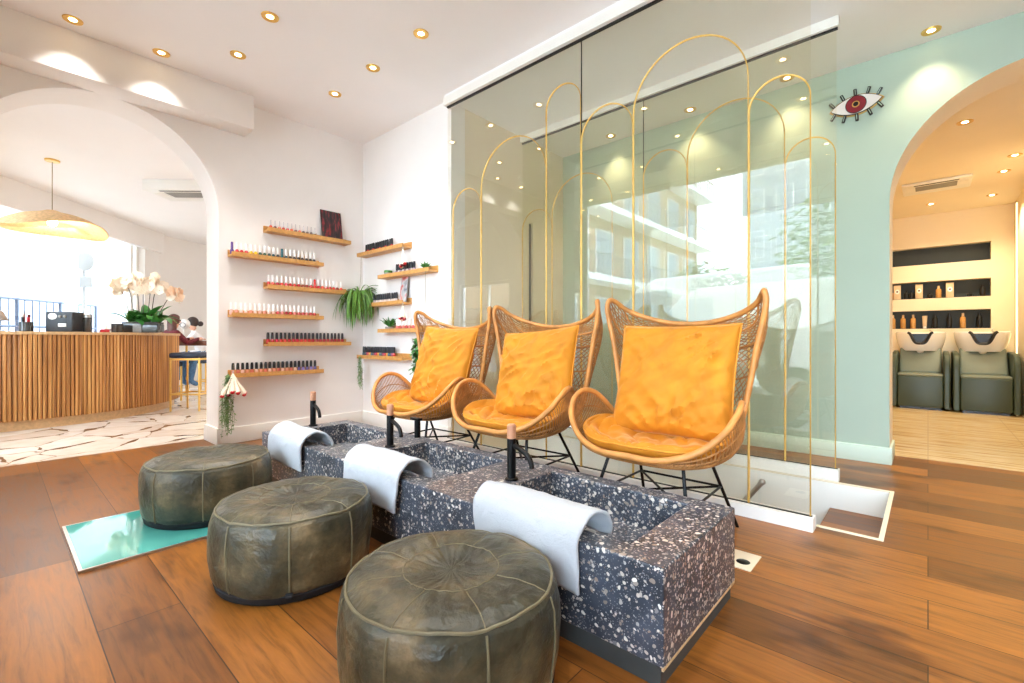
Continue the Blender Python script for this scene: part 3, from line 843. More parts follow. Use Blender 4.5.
# ------------------------------------------------------------------ glass screens
def arch_path(x0, x1, z0, apex, y, n=22, leftfrom=None, rightfrom=None):
    r = (x1-x0)/2; c = (x0+x1)/2; sp = apex-r
    P = [(x0, y, z0 if leftfrom is None else leftfrom)]
    P += [(c-r*math.cos(PI*k/n), y, sp+r*math.sin(PI*k/n)) for k in range(n+1)]
    P.append((x1, y, z0 if rightfrom is None else rightfrom))
    return P
def screen(name, label, y, x0, x1, ztop, seams, arches, base_h, base_t):
    t = thing(name, label, 'glass screen', ((x0+x1)/2, y, 0), 0, 'glass screens around the stair well')
    ox = (x0+x1)/2
    ed = [x0]+seams+[x1]
    for a, b_ in zip(ed, ed[1:]):
        g = .0025
        MB().add([(a+g-ox, 0, base_h*.6), (b_-g-ox, 0, base_h*.6), (b_-g-ox, 0, ztop), (a+g-ox, 0, ztop)], [(0, 1, 2, 3)]).build('pane', 'glass', t, smooth=False)
    MB().box(x0-.01-ox, x1+.012-ox, -base_t/2, base_t/2, 0, base_h).build('bottom_rail', 'trim', t, smooth=False)
    MB().box(x0-ox, x1+.004-ox, -.006, .006, base_h, base_h+.005).build('bottom_gasket', 'blackpl', t, smooth=False)
    MB().box(x0-.01-ox, x1+.012-ox, -base_t/2, base_t/2, ztop, HZ-.001).build('top_rail', 'trim', t, smooth=False)
    MB().box(x0-ox, x1+.004-ox, -.009, .009, ztop-.012, ztop).build('top_gasket', 'blackpl', t, smooth=False)
    for sx in seams: MB().box(sx-.002-ox, sx+.002-ox, -.004, .004, base_h, ztop-.012).build('joint', 'blackpl', t, smooth=False)
    for a, b_, ap, lf, rf in arches:
        P = arch_path(a-ox, b_-ox, base_h+.005, ap, -.006, 24, lf, rf)
        MB().tube(P, .0054, 6, flat=.5).build('gold_arch', 'goldline', t, angle=60)
    return t
screen('glass_screen', 'front glass screen with gold arches, behind the wicker chairs', G1, -3.04, -.41, 2.87, [-1.694], [
    (-2.962, -2.632, 2.12, None, None), (-2.626, -1.984, 2.395, None, None), (-1.98, -1.698, 2.62, None, None), (-1.690, -1.326, 2.37, None, None),
    (-1.320, -.684, 2.56, None, None), (-.680, -.413, 2.185, None, None)], .062, .075)
screen('glass_screen', 'rear glass screen with gold arches, near the mint wall', G2, -3.055, -.43, 2.875, [-1.744], [
    (-3.05, -2.682, 2.17, None, None), (-2.676, -2.032, 2.40, None, None), (-1.742, -1.385, 2.40, None, None), (-1.379, -.722, 2.62, None, None), (-.716, -.438, 2.215, None, None)], .075, .06)
t = thing('handrail', 'short steel handrail end inside the stair well', 'handrail', (-.88, 3.43, -.13))
MB().tube([(-.10, 0, -.137), (-.054, 0, -.075), (.05, 0, .068)], .017, 10).build('rail', 'steel', t)
MB().ball((.055, 0, .075), .021, 12, 8).build('end_cap', 'steel', t)
MB().tube([(.01, 0, .012), (.01, .05, .0), (.01, .084, .0)], .009, 8).build('bracket', 'steel', t)

# ------------------------------------------------------------------ wall ledges and polish bottles
def make_ledge(L):
    t = thing('picture_ledge', '', 'shelf', (0, 0, 0))
    mb = MB().box(0, L, -.1, 0, 0, .018)
    mb.build('board', 'shelf', t, smooth=False)
    MB().box(0, L, -.112, -.1, 0, .036).build('front_lip', 'shelf', t, smooth=False)
    MB().box(0, L, -.012, 0, .018, .062).build('back_strip', 'shelf', t, smooth=False)
    return t
LED = make_ledge(.80); first = [True]
def ledge(loc, rz, label):
    if first[0]:
        LED.location = loc; LED.rotation_euler = (0, 0, rz); LED['label'] = label; LED['group'] = 'oak ledges of nail polish'; first[0] = False; return LED
    return dup(LED, loc, label, rz, 'oak ledges of nail polish')
bodymats = {}
def bmat_(rgb):
    if rgb not in bodymats: bodymats[rgb] = mat('polish_%02x%02x%02x' % rgb, rgb, .12, coat=.6, var=.04, scale=40)
    return bodymats[rgb]
bm_body = MB().lathe([(0, 0), (.0125, 0), (.0145, .003), (.0150, .03), (.0130, .042), (.0075, .048), (0, .048)], 12)
bm_capw = MB().lathe([(0, .048), (.0108, .048), (.0100, .103), (.008, .107), (0, .107)], 10)
bm_capk = MB().lathe([(0, .046), (.0128, .046), (.0118, .085), (.0092, .104), (0, .106)], 10)
bm_capc = MB().lathe([(0, .048), (.0050, .048), (.0042, .098), (0, .099)], 8)
meshes = {}
def bottle(loc, rgb, cap, label, group, scale=1.):
    key = (rgb, 'b')
    t = thing('nail_polish_bottle', label, 'nail polish', loc, 0, group)
    if key not in meshes:
        o = bm_body.build('bottle', bmat_(rgb), t); meshes[key] = o.data
    else:
        o = bpy.data.objects.new('bottle', meshes[key]); COL.objects.link(o); o.parent = t
    ck = (cap, 'c')
    if ck not in meshes:
        src = {'white': (bm_capw, 'cap_w'), 'black': (bm_capk, 'cap_k'), 'clear': (bm_capc, 'cap_c')}
        if cap in src: o2 = src[cap][0].build('cap', src[cap][1], t)
        else: o2 = bm_capw.build('cap', bmat_(cap), t)
        meshes[ck] = o2.data
    else:
        o2 = bpy.data.objects.new('cap', meshes[ck]); COL.objects.link(o2); o2.parent = t
    t.scale = (scale,)*3
    return t
REDS = [(200, 34, 40), (214, 52, 44), (186, 26, 46), (226, 74, 60), (204, 44, 70)]
def row(side, z, a0, n, step, colfn, capfn, shelfname, groupname, capword):
    for k in range(n):
        a = a0+step*k; jit = random.uniform(-.004, .004)
        loc = (WX+.055+jit, a, z+.018) if side == 'L' else (a, WB-.055+jit, z+.018)
        rgb, cn = colfn(k); cap = capfn(k); cw = capword if isinstance(cap, str) else 'coloured'
        bottle(loc, rgb, cap, '%s bottle from left, %s: %s polish, %s cap' % (ORD[k], shelfname, cn, cw), groupname)
LZ = [1.862, 1.605, 1.352, 1.088, .836, .572]
LY = [(1.635, 'top left-wall ledge'), (1.348, 'second left-wall ledge'), (1.635, 'third left-wall ledge'), (1.348, 'fourth left-wall ledge'), (1.635, 'fifth left-wall ledge'), (1.348, 'lowest left-wall ledge')]
desc = ['leaning picture and clear-capped bottles', 'multicoloured white-capped bottles', 'white-capped red bottles', 'white-capped pale pink bottles', 'black-capped red bottles', 'black-capped nude bottles']
for z, (y, nm), d in zip(LZ, LY, desc): ledge((WX, y, z), PI/2, '%s in oak, holding %s' % (nm, d))
def c1(k): return [((210, 90, 70), 'coral'), ((196, 60, 60), 'red'), ((226, 120, 90), 'peach'), ((90, 40, 50), 'plum')][(k*3+k//4) % 4] if k < 8 else ((70, 36, 44), 'dark plum')
row('L', LZ[0], 1.68, 12, .037, c1, lambda k: 'clear', 'top left-wall ledge', 'polish on the top left-wall ledge', 'thin clear')
def c2(k):
    if k == 0: return ((96, 72, 140), 'violet')
    if k < 4: return ((206, 50, 60), 'red')
    if k < 6: return ((240, 196, 40), 'yellow')
    if k < 8: return ((38, 84, 66), 'dark green')
    if k == 11: return ((18, 88, 96), 'teal')
    return [((36, 76, 84), 'petrol'), ((44, 56, 60), 'slate'), ((60, 90, 80), 'grey green')][k % 3] if k < 13 else ((48, 46, 44), 'black')
row('L', LZ[1], 1.365, 20, .0375, c2, lambda k: (96, 72, 140) if k == 0 else ((18, 88, 96) if k == 11 else 'white'), 'second left-wall ledge', 'polish on the second left-wall ledge', 'white')
row('L', LZ[2], 1.66, 19, .0385, lambda k: (REDS[k % 5], 'red') if k not in (8, 9, 17) else ((150, 60, 50), 'brick'), lambda k: (220, 48, 40) if k == 11 else 'white', 'third left-wall ledge', 'polish on the third left-wall ledge', 'white')
def c4(k):
    if k == 12: return ((160, 30, 40), 'crimson')
    if k < 10: return [((238, 190, 176), 'blush'), ((226, 150, 130), 'salmon'), ((236, 206, 196), 'nude')][k % 3]
    return [((206, 90, 90), 'rose'), ((190, 60, 60), 'red'), ((226, 130, 120), 'salmon')][k % 3]
row('L', LZ[3], 1.36, 20, .038, c4, lambda k: 'white', 'fourth left-wall ledge', 'polish on the fourth left-wall ledge', 'white')
row('L', LZ[4], 1.655, 20, .0375, lambda k: (REDS[(k*2) % 5], 'red') if k < 12 else ((170, 30, 44), 'crimson'), lambda k: 'black', 'fifth left-wall ledge', 'polish on the fifth left-wall ledge', 'black')
def c6(k):
    return [((226, 150, 120), 'nude'), ((214, 120, 100), 'salmon'), ((236, 190, 170), 'blush')][k % 3] if k < 15 else [((150, 130, 190), 'lilac'), ((110, 96, 150), 'violet')][k % 2]
row('L', LZ[5], 1.372, 20, .0375, c6, lambda k: 'black', 'lowest left-wall ledge', 'polish on the lowest left-wall ledge', 'black')
RZ = [1.752, 1.49, 1.226, .962, .70]
RX = [-4.42, -4.03, -4.42, -4.03, -4.42]
rn = ['top short-wall ledge', 'second short-wall ledge', 'third short-wall ledge', 'fourth short-wall ledge', 'lowest short-wall ledge']
rd = ['holding dark black-capped bottles', 'holding a green jar and a small succulent', 'holding a small portrait picture', 'holding a potted succulent', 'with packed black-capped bottles']
for z, x, nm, d in zip(RZ, RX, rn, rd): ledge((x, WB, z), 0, '%s in oak, %s' % (nm, d))
def cr1(k): return [((120, 40, 44), 'dark red'), ((50, 40, 46), 'black'), ((214, 70, 70), 'coral')][(k*2) % 3]
row('R', RZ[0], -4.33, 14, .036, cr1, lambda k: 'black', rn[0], 'polish on the top short-wall ledge', 'black')
row('R', RZ[1], -3.78, 9, .034, lambda k: ((206, 196, 190), 'pale grey') if k % 2 else ((150, 120, 130), 'mauve'), lambda k: 'black', rn[1], 'polish on the second short-wall ledge', 'black')
row('R', RZ[2], -4.17, 11, .038, lambda k: ((226, 206, 196), 'nude') if k % 2 else ((210, 190, 180), 'beige'), lambda k: 'black', rn[2], 'polish on the third short-wall ledge', 'black')
row('R', RZ[3], -3.78, 6, .05, lambda k: ((190, 70, 66), 'brick red') if k % 2 else ((214, 120, 110), 'salmon'), lambda k: 'white', rn[3], 'polish on the fourth short-wall ledge', 'white')
RB = [((40, 90, 110), 'petrol'), ((150, 60, 90), 'plum'), ((206, 150, 60), 'ochre'), ((60, 60, 70), 'slate'), ((190, 60, 50), 'red')]
row('R', RZ[4], -4.375, 19, .0305, lambda k: RB[(k*3) % 5], lambda k: 'black', rn[4], 'polish on the lowest short-wall ledge', 'black')

# pictures
def picture(loc, rz, w, h, tilt, label, kind):
    t = thing('picture', label, 'picture', loc, rz)
    m, nt, b, out = new_mat('print_'+kind)
    v = coords(nt)
    if kind == 'dark':
        n = tex(nt, 'ShaderNodeTexNoise', 5., coords(nt, (9, 9, 1.2)), Detail=4)
        c = ramp(nt, n.outputs['Fac'], [(.35, lin((22, 18, 20))), (.5, lin((60, 30, 34))), (.6, lin((150, 40, 46))), (.72, lin((40, 30, 34)))])
    else:
        n = tex(nt, 'ShaderNodeTexNoise', 9., v, Detail=3, Distortion=1.)
        c = ramp(nt, n.outputs['Fac'], [(.3, lin((120, 130, 140))), (.45, lin((206, 206, 206))), (.55, lin((214, 120, 110))), (.7, lin((150, 60, 66)))])
    nt.links.new(c, b.inputs['Base Color']); b.inputs['Roughness'].default_value = .3
    tl = Matrix.Rotation(math.radians(-tilt), 4, 'X')
    MB().box(0, w, -.003, 0, 0, h).xf(tl).build('print', m, t, smooth=False)
    fr = .006
    MB().box(-fr, w+fr, 0, .008, -0, h+fr).xf(tl).build('backing', 'blackpl' if kind == 'dark' else 'grille', t, smooth=False)
picture((WX+.066, 2.165, LZ[0]+.0185), PI/2, .20, .30, 10, 'dark picture with red streaks leaning on the top left-wall ledge', 'dark')
picture((-3.755, WB-.05, RZ[2]+.0185), 0, .10, .25, 8, 'small pale portrait print on the third short-wall ledge', 'pale')

# ------------------------------------------------------------------ plants and hanging bunches
def blade(mb, base, direc, length, width, droop, n=7, fold=.0):
    P = Vector(base); d = Vector(direc).normalized(); pts = []
    for k in range(n+1):
        pts.append(P.copy()); P = P+d*(length/n); d = (d+Vector((0, 0, -droop/n))).normalized()
    V = []
    for k, p in enumerate(pts):
        t_ = (pts[min(k+1, n)]-pts[max(k-1, 0)]).normalized(); sd = t_.cross(Vector((0, 0, 1)))
        sd = sd.normalized() if sd.length > 1e-4 else Vector((1, 0, 0))
        f = k/n; w = width*(math.sin(PI*min(1, f*.9+.1))**.7)*(1 if f < .99 else .1)
        nz = sd.cross(t_)*fold*w
        V += [p-sd*w/2+nz, p, p+sd*w/2+nz]
    F = []
    for k in range(n):
        a = 3*k; F += [(a, a+1, a+4, a+3), (a+1, a+2, a+5, a+4)]
    mb.add(V, F)
def fern(loc):
    t = thing('hanging_fern', 'bushy green fern hanging in the corner between the ledges', 'plant', loc)
    mb = MB()
    for k in range(260):
        a = random.uniform(0, 2*PI); e = random.uniform(-.4, 1.7)
        blade(mb, (.03*math.cos(a), .03*math.sin(a), .0), (math.cos(a), math.sin(a), e), random.uniform(.14, .44), random.uniform(.010, .019), random.uniform(3., 11.), 10, .3)
    mb.build('fronds', 'leaf', t, fix=False)
    MB().lathe([(0, -.06), (.05, -.06), (.062, 0), (.055, .005), (0, -.01)], 16).build('pot', 'pot', t)
    MB().tube([(.0, .0, .0), (-.003, .02, .2), (-.005, .024, .385)], .002, 5).build('string', 'string', t)
    return t
fern((-4.33, 2.50, 1.36))
def trailing(loc, label, drop, n, sp, mt='leafp', leaf=.02, dirv=(0, 0)):
    t = thing('trailing_plant', label, 'plant', loc)
    mb = MB(); ms = MB()
    for k in range(n):
        a = random.uniform(0, 2*PI); r = sp*random.random()
        L = drop*random.uniform(.68, 1); P = [(0, 0, .01)]
        m_ = 10
        for j in range(1, m_+1):
            f = j/m_
            P.append((r*math.cos(a)*min(1, f*2.5)+dirv[0]*min(1, f*4)+random.uniform(-.006, .006), r*math.sin(a)*min(1, f*2.5)+dirv[1]*min(1, f*4)+random.uniform(-.006, .006), .02-L*f))
        ms.tube(P, .0014, 4)
        for j in range(1, m_*3):
            p = sample([Vector(q) for q in P], j/(m_*3)); b_ = random.uniform(0, 2*PI)
            blade(mb, p, (math.cos(b_), math.sin(b_), random.uniform(-.6, .3)), leaf*random.uniform(.7, 1.3), leaf*.55, .8, 3)
    mb.build('leaves', mt, t, fix=False); ms.build('stems', 'leafp', t)
    return t
trailing((WX+.125, 1.315, .60), 'long trailing green plant hanging from the lowest left-wall ledge', .585, 22, .05, 'leafp', .026)
trailing((-4.33, WB-.13, .715), 'pale trailing plant below the lowest short-wall ledge', .36, 9, .04, 'leafp', .022)
pl = trailing((-3.36, WB-.14, .90), 'green trailing plant on a cord, half hidden behind the leftmost wicker chair', .36, 9, .06, 'leafd', .05)
MB().tube([(0, 0, 0), (.09, .022, .14), (.09, .026, .592)], .0022, 5).build('cord', 'string', pl)
def succulent(loc, label, h, pot, n=22):
    t = thing('potted_succulent', label, 'plant', loc)
    MB().lathe([(0, 0), (pot*.8, 0), (pot, pot*.2), (pot*1.02, pot*.9), (pot*.9, pot*.92), (0, pot*.8)], 18).build('pot', 'pot', t)
    mb = MB()
    for k in range(n):
        a = k*2.4; e = .5+1.4*(k/n)
        blade(mb, (.006*math.cos(a), .006*math.sin(a), pot*.8), (math.cos(a), math.sin(a), e), h*random.uniform(.7, 1), .016, .3, 4, .5)
    mb.build('leaves', 'leafd', t, fix=False)
succulent((-3.35, WB-.055, RZ[1]+.0185), 'tiny spiky succulent on the second short-wall ledge', .08, .022)
succulent((-3.905, WB-.056, RZ[3]+.0185), 'succulent in a grey pot on the fourth short-wall ledge', .13, .042)
t = thing('storage_jar', 'green-lidded jar at the left end of the second short-wall ledge', 'jar', (-3.93, WB-.056, RZ[1]+.0185))
MB().lathe([(0, 0), (.036, 0), (.038, .004), (.038, .036), (0, .036)], 20).build('body', 'pot', t)
MB().lathe([(0, .036), (.04, .036), (.04, .056), (.036, .06), (0, .06)], 20).build('lid', 'leafd', t)
def swatches(loc, label, n, L, spread):
    t = thing('nail_swatch_bunch', label, 'swatches', loc)
    MB().tube([(.012*math.cos(2*PI*k/16), 0, .012*math.sin(2*PI*k/16)) for k in range(16)], .002, 5, closed=True).build('ring', 'steel', t)
    MB().tube([(0, 0, .012), (.002, .004, .07)], .0015, 5).build('string', 'string', t)
    for k in range(n):
        a = 2*PI*k/n; q = spread*(.45+.55*random.random())
        e = Vector((q*math.cos(a), q*math.sin(a)*.8, -L*random.uniform(.8, 1)))
        o = MB().tube([Vector((0, 0, -.008)), e*.5+Vector((0, 0, -.01)), e*.82, e], [.004, .008, .016, .016], 6).build('sample_stick', 'petal', t)
        tipc = 'red' if k % 2 == 0 else ('maroon' if k % 4 == 1 else 'petal')
        MB().ball(e, .0172, 8, 6, (1, 1, .9)).build('painted_tip', tipc, o)
swatches((WX+.135, 1.348, .62), 'bunch of nail colour samples with red tips on the lowest left-wall ledge', 15, .19, .125)
swatches((-3.585, WB-.128, RZ[0]-.02), 'small bunch of nail samples hanging under the top short-wall ledge', 6, .17, .03)
swatches((-3.585, WB-.128, RZ[2]-.01), 'small bunch of nail samples hanging under the third short-wall ledge', 6, .15, .025)

# ------------------------------------------------------------------ eye sign on the mint wall
def eye_sign():
    t = thing('eye_sign', 'eye shaped wall sign with red iris and black lashes', 'sign', (-.397, GW-.001, 2.632))
    rot = Matrix.Rotation(math.radians(-3), 4, 'Y')
    a = .15; h = .064
    def lens(k, ah=a, hh=h):
        n = 24; p = []
        for i in range(n): u = -1+2*i/n; p.append((u*ah, -hh*(1-u*u)**.9))
        for i in range(n): u = 1-2*i/n; p.append((u*ah, hh*(1-u*u)**.9))
        return p
    MB().prism(lens(0, a+.014, h+.01), -.018, 0, 'y').xf(rot).build('back_plate', 'gold', t, smooth=False)
    MB().prism(lens(0, a+.004, h+.006), -.024, -.018, 'y').xf(rot).build('outline', 'blackpl', t, smooth=False)
    MB().prism(lens(0), -.028, -.024, 'y').xf(rot).build('eye_white', 'eyew', t, smooth=False)
    circ = lambda r: [(r*math.cos(2*PI*k/40), r*math.sin(2*PI*k/40)) for k in range(40)]
    MB().prism(circ(.064), -.031, -.028, 'y').xf(rot).build('iris_outline', 'blackpl', t, smooth=False)
    MB().prism(circ(.059), -.034, -.031, 'y').xf(rot).build('iris', 'eyer', t, smooth=False)
    MB().prism(circ(.023), -.036, -.034, 'y').xf(rot).build('pupil_ring', 'gold', t, smooth=False)
    MB().prism(circ(.016), -.038, -.036, 'y').xf(rot).build('pupil', 'blackpl', t, smooth=False)
    for u in (-.85, -.45, 0, .45, .82):
        for sg in (1, -1):
            x, z = u*a, sg*h*(1-u*u)**.9
            d = Vector((u*.75, 0, sg)).normalized()
            p0 = Vector((x, -.014, z))+d*.004; p1 = p0+d*.05
            o = MB().tube([p0, p1], .0105, 8).xf(rot).build('lash', 'blackpl', t)
            MB().tube([p0+Vector((0, -.0100, 0))+d*.006, p1+Vector((0, -.0100, 0))-d*.006], .0028, 6).xf(rot).build('lash_inlay', 'green', o)
eye_sign()

# ------------------------------------------------------------------ ceiling lamps
def make_spot():
    t = thing('ceiling_spot', '', 'ceiling light', (0, 0, 0))
    MB().lathe([(.036, -.004), (.05, -.006), (.052, 0), (.045, .002)], 28).build('gold_ring', 'gold', t)
    MB().lathe([(.045, -.001), (.036, -.0042), (.021, -.0015)], 28).build('inner_ring', 'gold', t)
    MB().lathe([(0, -.0045), (.017, -.0042), (.022, -.0012)], 24).build('bulb', 'bulb', t)
    return t
SP = make_spot(); spf = [True]
def spot(x, y, z, label, group, e=18., size=95, col=(1, .96, .91), blend=.85, r=.03):
    if spf[0]: SP.location = (x, y, z); SP['label'] = label; SP['group'] = group; spf[0] = False
    else: dup(SP, (x, y, z), label, None, group)
    l = bpy.data.lights.new('spot_beam', 'SPOT'); l.energy = e; l.color = col; l.spot_size = math.radians(size); l.spot_blend = blend; l.shadow_soft_size = r
    o = bpy.data.objects.new('spot_beam', l); COL.objects.link(o); o.location = (x, y, z-.02)
mg = 'recessed spots in the salon ceiling'
E1 = 22
for (x, y), lb, e in zip([(-4.13, .348), (-4.13, .815), (-3.743, 1.193), (-3.147, 1.189), (-2.56, 1.937), (-3.156, 1.937), (-3.731, 1.929)],
                ['gold recessed spot nearest the street, before the boxed beam', 'gold recessed spot before the right part of the boxed beam', 'gold recessed spot right of the boxed beam, second row left', 'gold recessed spot topmost in the photo, second row right',
                 'gold recessed spot nearest the glass screen track', 'gold recessed spot in the middle of the last row', 'gold recessed spot closest to the corner of the ledge walls'], [20, 20, 20, 20, 20, 20, 20]):
    spot(x, y, CZ-.0005, lb, mg, e)
for x, lb in [(-2.37, 'recessed spot washing the mint wall, leftmost behind the glass'), (-1.575, 'recessed spot washing the mint wall, middle one behind the glass'), (-.82, 'recessed spot washing the mint wall, right end behind the glass'), (.016, 'recessed spot before the top of the mint arch')]:
    spot(x, 4.135, HZ-.0005, lb, 'recessed spots along the mint wall', 11, 96, (1, .78, .50), .9)
for (x, y), lb in zip([(.222, 5.231), (.617, 6.486), (.59, 7.027), (.58, 8.101), (.029, 8.114)], ['wash room ceiling spot nearest the mint arch', 'wash room ceiling spot, second along the right side', 'wash room ceiling spot right of the air conditioner', 'wash room ceiling spot in the far right corner', 'wash room ceiling spot above the left wash unit']):
    spot(x, y, 2.6495, lb, 'recessed spots in the wash room ceiling', 21, 130, (1, .84, .55), .8)

for (x, y), lb in zip([(-1.9, .5), (-1.9, 1.25), (-.8, .5), (-.8, 1.25), (.35, .7), (.35, 1.6), (1.4, .9), (1.4, 2.2), (.6, 2.4), (.6, 3.4), (1.5, 3.4)],
        ['above the middle pouf', 'above the middle basin', 'above the front pouf', 'above the right basin', 'above the camera side floor', 'right of the foot bath end', 'near the side wall and street', 'near the middle of the side wall', 'right of the stair opening', 'before the mint arch floor', 'in the corner of side wall and mint wall']):
    spot(x, y, (HZ if y > 2.56 else CZ)-.0005, 'added unseen ceiling spot '+lb, mg, 18)  # extra spots added out of view to brighten room and ceiling
for (x, y), lb in zip([(-5.6, 2.6), (-6.6, 3.3), (-7.6, 3.9), (-5.6, 3.9)], ['beside the left arch', 'mid row', 'near the end wall', 'in the inner corner']):
    spot(x, y, 2.8495, 'added unseen spot in the reception ceiling behind the ledge wall, '+lb, 'unseen spots added to brighten the reception', 20, 150, (1, .98, .96), .9)  # added where the ledge wall hides them, to brighten the reception
def ac_unit(name, label, loc, rz, w, d, h):
    t = thing(name, label, 'air conditioner', loc, rz)
    MB().rbox(-w/2, w/2, -d/2, d/2, -h, 0, .012).build('casing', 'acw', t)
    MB().box(-w*.3, w*.3, -d*.28, d*.12, -h-.004, -h+.001).build('intake_grille', 'grille', t, smooth=False)
    MB().box(-w*.32, w*.32, -d*.42, -d*.36, -h-.003, -h+.001).build('air_slot', 'dark', t, smooth=False)
    MB().box(-w*.45, -w*.34, -d*.25, d*.1, -h-.003, -h+.001).build('side_panel', 'trim', t, smooth=False)
    MB().box(w*.34, w*.45, -d*.25, d*.1, -h-.003, -h+.001).build('side_panel', 'trim', t, smooth=False)
ac_unit('air_conditioner', 'white ceiling air conditioner over the wash room', (.066, 7.12, 2.6495), 0, .58, .48, .03)
ac_unit('air_conditioner', 'white boxed ceiling air conditioner above the reception counter', (-6.95, 1.72, 2.8495), math.radians(43), .95, .5, .13)

# ------------------------------------------------------------------ reception counter and what stands on it
CC0 = Vector((-8.2, .2, 0))
def arc(r, a0, a1, n): return [(r*math.cos(a0+(a1-a0)*k/n), r*math.sin(a0+(a1-a0)*k/n)) for k in range(n+1)]
def counter():
    t = thing('reception_counter', 'curved reception counter clad in vertical oak slats', 'counter', CC0)
    a0, a1 = math.radians(-17.5), math.radians(72)
    ring = lambda r0, r1, n=60: arc(r1, a0, a1, n)+list(reversed(arc(r0, a0, a1, n)))
    MB().prism(ring(1.0, 1.545), 0, .10).build('plinth', 'oak', t, angle=30)
    MB().prism(ring(1.0, 1.572), .10, .945).build('carcass', 'slat', t, angle=30)
    o = MB().prism(ring(.97, 1.612), .945, .975).build('worktop', 'oak', t, angle=30)
    mb = MB()
    n = 72
    for k in range(n):
        a = a0+(a1-a0)*(k+.5)/n
        m_ = Matrix.Rotation(a, 4, 'Z')
        mb2 = MB().rbox(1.568, 1.600, -.0135, .0135, .098, .945, .005, 2).xf(m_)
        mb.add(mb2.v, mb2.f)
    s_ = mb.build('slat_cladding', 'slat', t, angle=40)
counter()
CT = .9755
def on_counter(ang, r=1.3): a = math.radians(ang); return (CC0.x+r*math.cos(a), CC0.y+r*math.sin(a), CT)
# positions found from the photograph's sight lines, set on the counter top
t = thing('speaker_box', 'black box appliance with round badge and knobs on the counter', 'appliance', (-6.93, .525, CT), math.radians(52))
MB().rbox(-.125, .125, -.09, .09, 0, .215, .012).build('casing', 'dark', t)
MB().lathe([(0, 0), (.03, 0), (.034, .006), (0, .008)], 24).xf(Matrix.Translation((-.055, -.089, .165)) @ Matrix.Rotation(PI/2, 4, 'X') @ Matrix.Scale(1.2, 4, (1, 0, 0))).build('badge', 'acw', t)
for x in (.012, .058): MB().lathe([(0, 0), (.014, 0), (.013, .014), (0, .015)], 16).xf(Matrix.Translation((x, -.089, .165)) @ Matrix.Rotation(PI/2, 4, 'X')).build('knob', 'grille', t)
MB().rbox(-.005, .07, -.095, -.089, .055, .09, .002).build('label_plate', 'acw', t)
MB().tube([(-.125, 0, .05), (-.15, 0, .06), (-.15, 0, .14), (-.125, 0, .15)], .006, 6).build('side_handle', 'grille', t)
t = thing('coffee_jar', 'lidded dark jar right of the black box appliance', 'jar', (-6.93, .70, CT))
MB().lathe([(0, 0), (.04, 0), (.042, .005), (.042, .16), (0, .16)], 24).build('jar_body', 'smoke', t)
MB().lathe([(0, .16), (.043, .16), (.043, .195), (.038, .2), (0, .2)], 24).build('lid', 'steel', t)
t = thing('utensil_jar', 'glass jar crammed with colourful tubes near the counter left end', 'jar', (-6.95, .235, CT))
MB().lathe([(.0, 0), (.05, 0), (.055, .005), (.055, .1), (.05, .1), (.05, .01), (0, .01)], 24).build('jar', 'smoke', t)
for k, (mt, x, y) in enumerate((('red', .02, .01), ('maroon', -.02, .015), ('acw', 0, -.02), ('cap_k', .025, -.02), ('red', -.025, -.015))):
    MB().tube([(x, y, .012), (x*1.4, y*1.4, .15+.03*(k % 3))], .012, 8).build('tube', mt, t)
t = thing('tissue_box', 'small red box on the counter left of the black candle', 'box', (-6.93, .845, CT))
MB().rbox(-.045, .045, -.04, .04, 0, .032, .004).build('body', 'red', t); MB().rbox(-.035, .035, -.03, .03, .032, .036, .002).build('lid_panel', 'maroon', t)
t = thing('candle_jar', 'dark glass candle jar left of the orchid planter', 'candle', (-6.92, .955, CT))
MB().lathe([(0, 0), (.05, 0), (.054, .006), (.056, .1), (.052, .1), (.05, .07), (0, .07)], 24).build('jar', 'smoke', t)
MB().lathe([(0, .066), (.048, .066), (.048, .072), (0, .074)], 24).build('wax', 'petal', t)
t = thing('card_reader', 'grey domed terminal behind the dark candle jar', 'terminal', (-7.12, .93, CT))
MB().lathe([(0, 0), (.06, 0), (.06, .06), (.045, .1), (0, .118)], 20).build('body', 'acw', t); MB().lathe([(.0605, .02), (.0615, .025), (.0605, .04)], 20).build('band', 'grille', t)
t = thing('desk_lamp', 'grey desk lamp at the left edge of the counter', 'lamp', (-6.95, .03, CT))
MB().lathe([(0, 0), (.06, 0), (.06, .012), (0, .016)], 20).build('foot', 'steel', t); MB().bar((0, 0, .01), (0, 0, .12), .008).build('stem', 'steel', t)
MB().lathe([(.02, .22), (.045, .2), (.085, .11), (.08, .11), (.04, .195), (.015, .212)], 24).build('lamp_shade', 'pot', t)

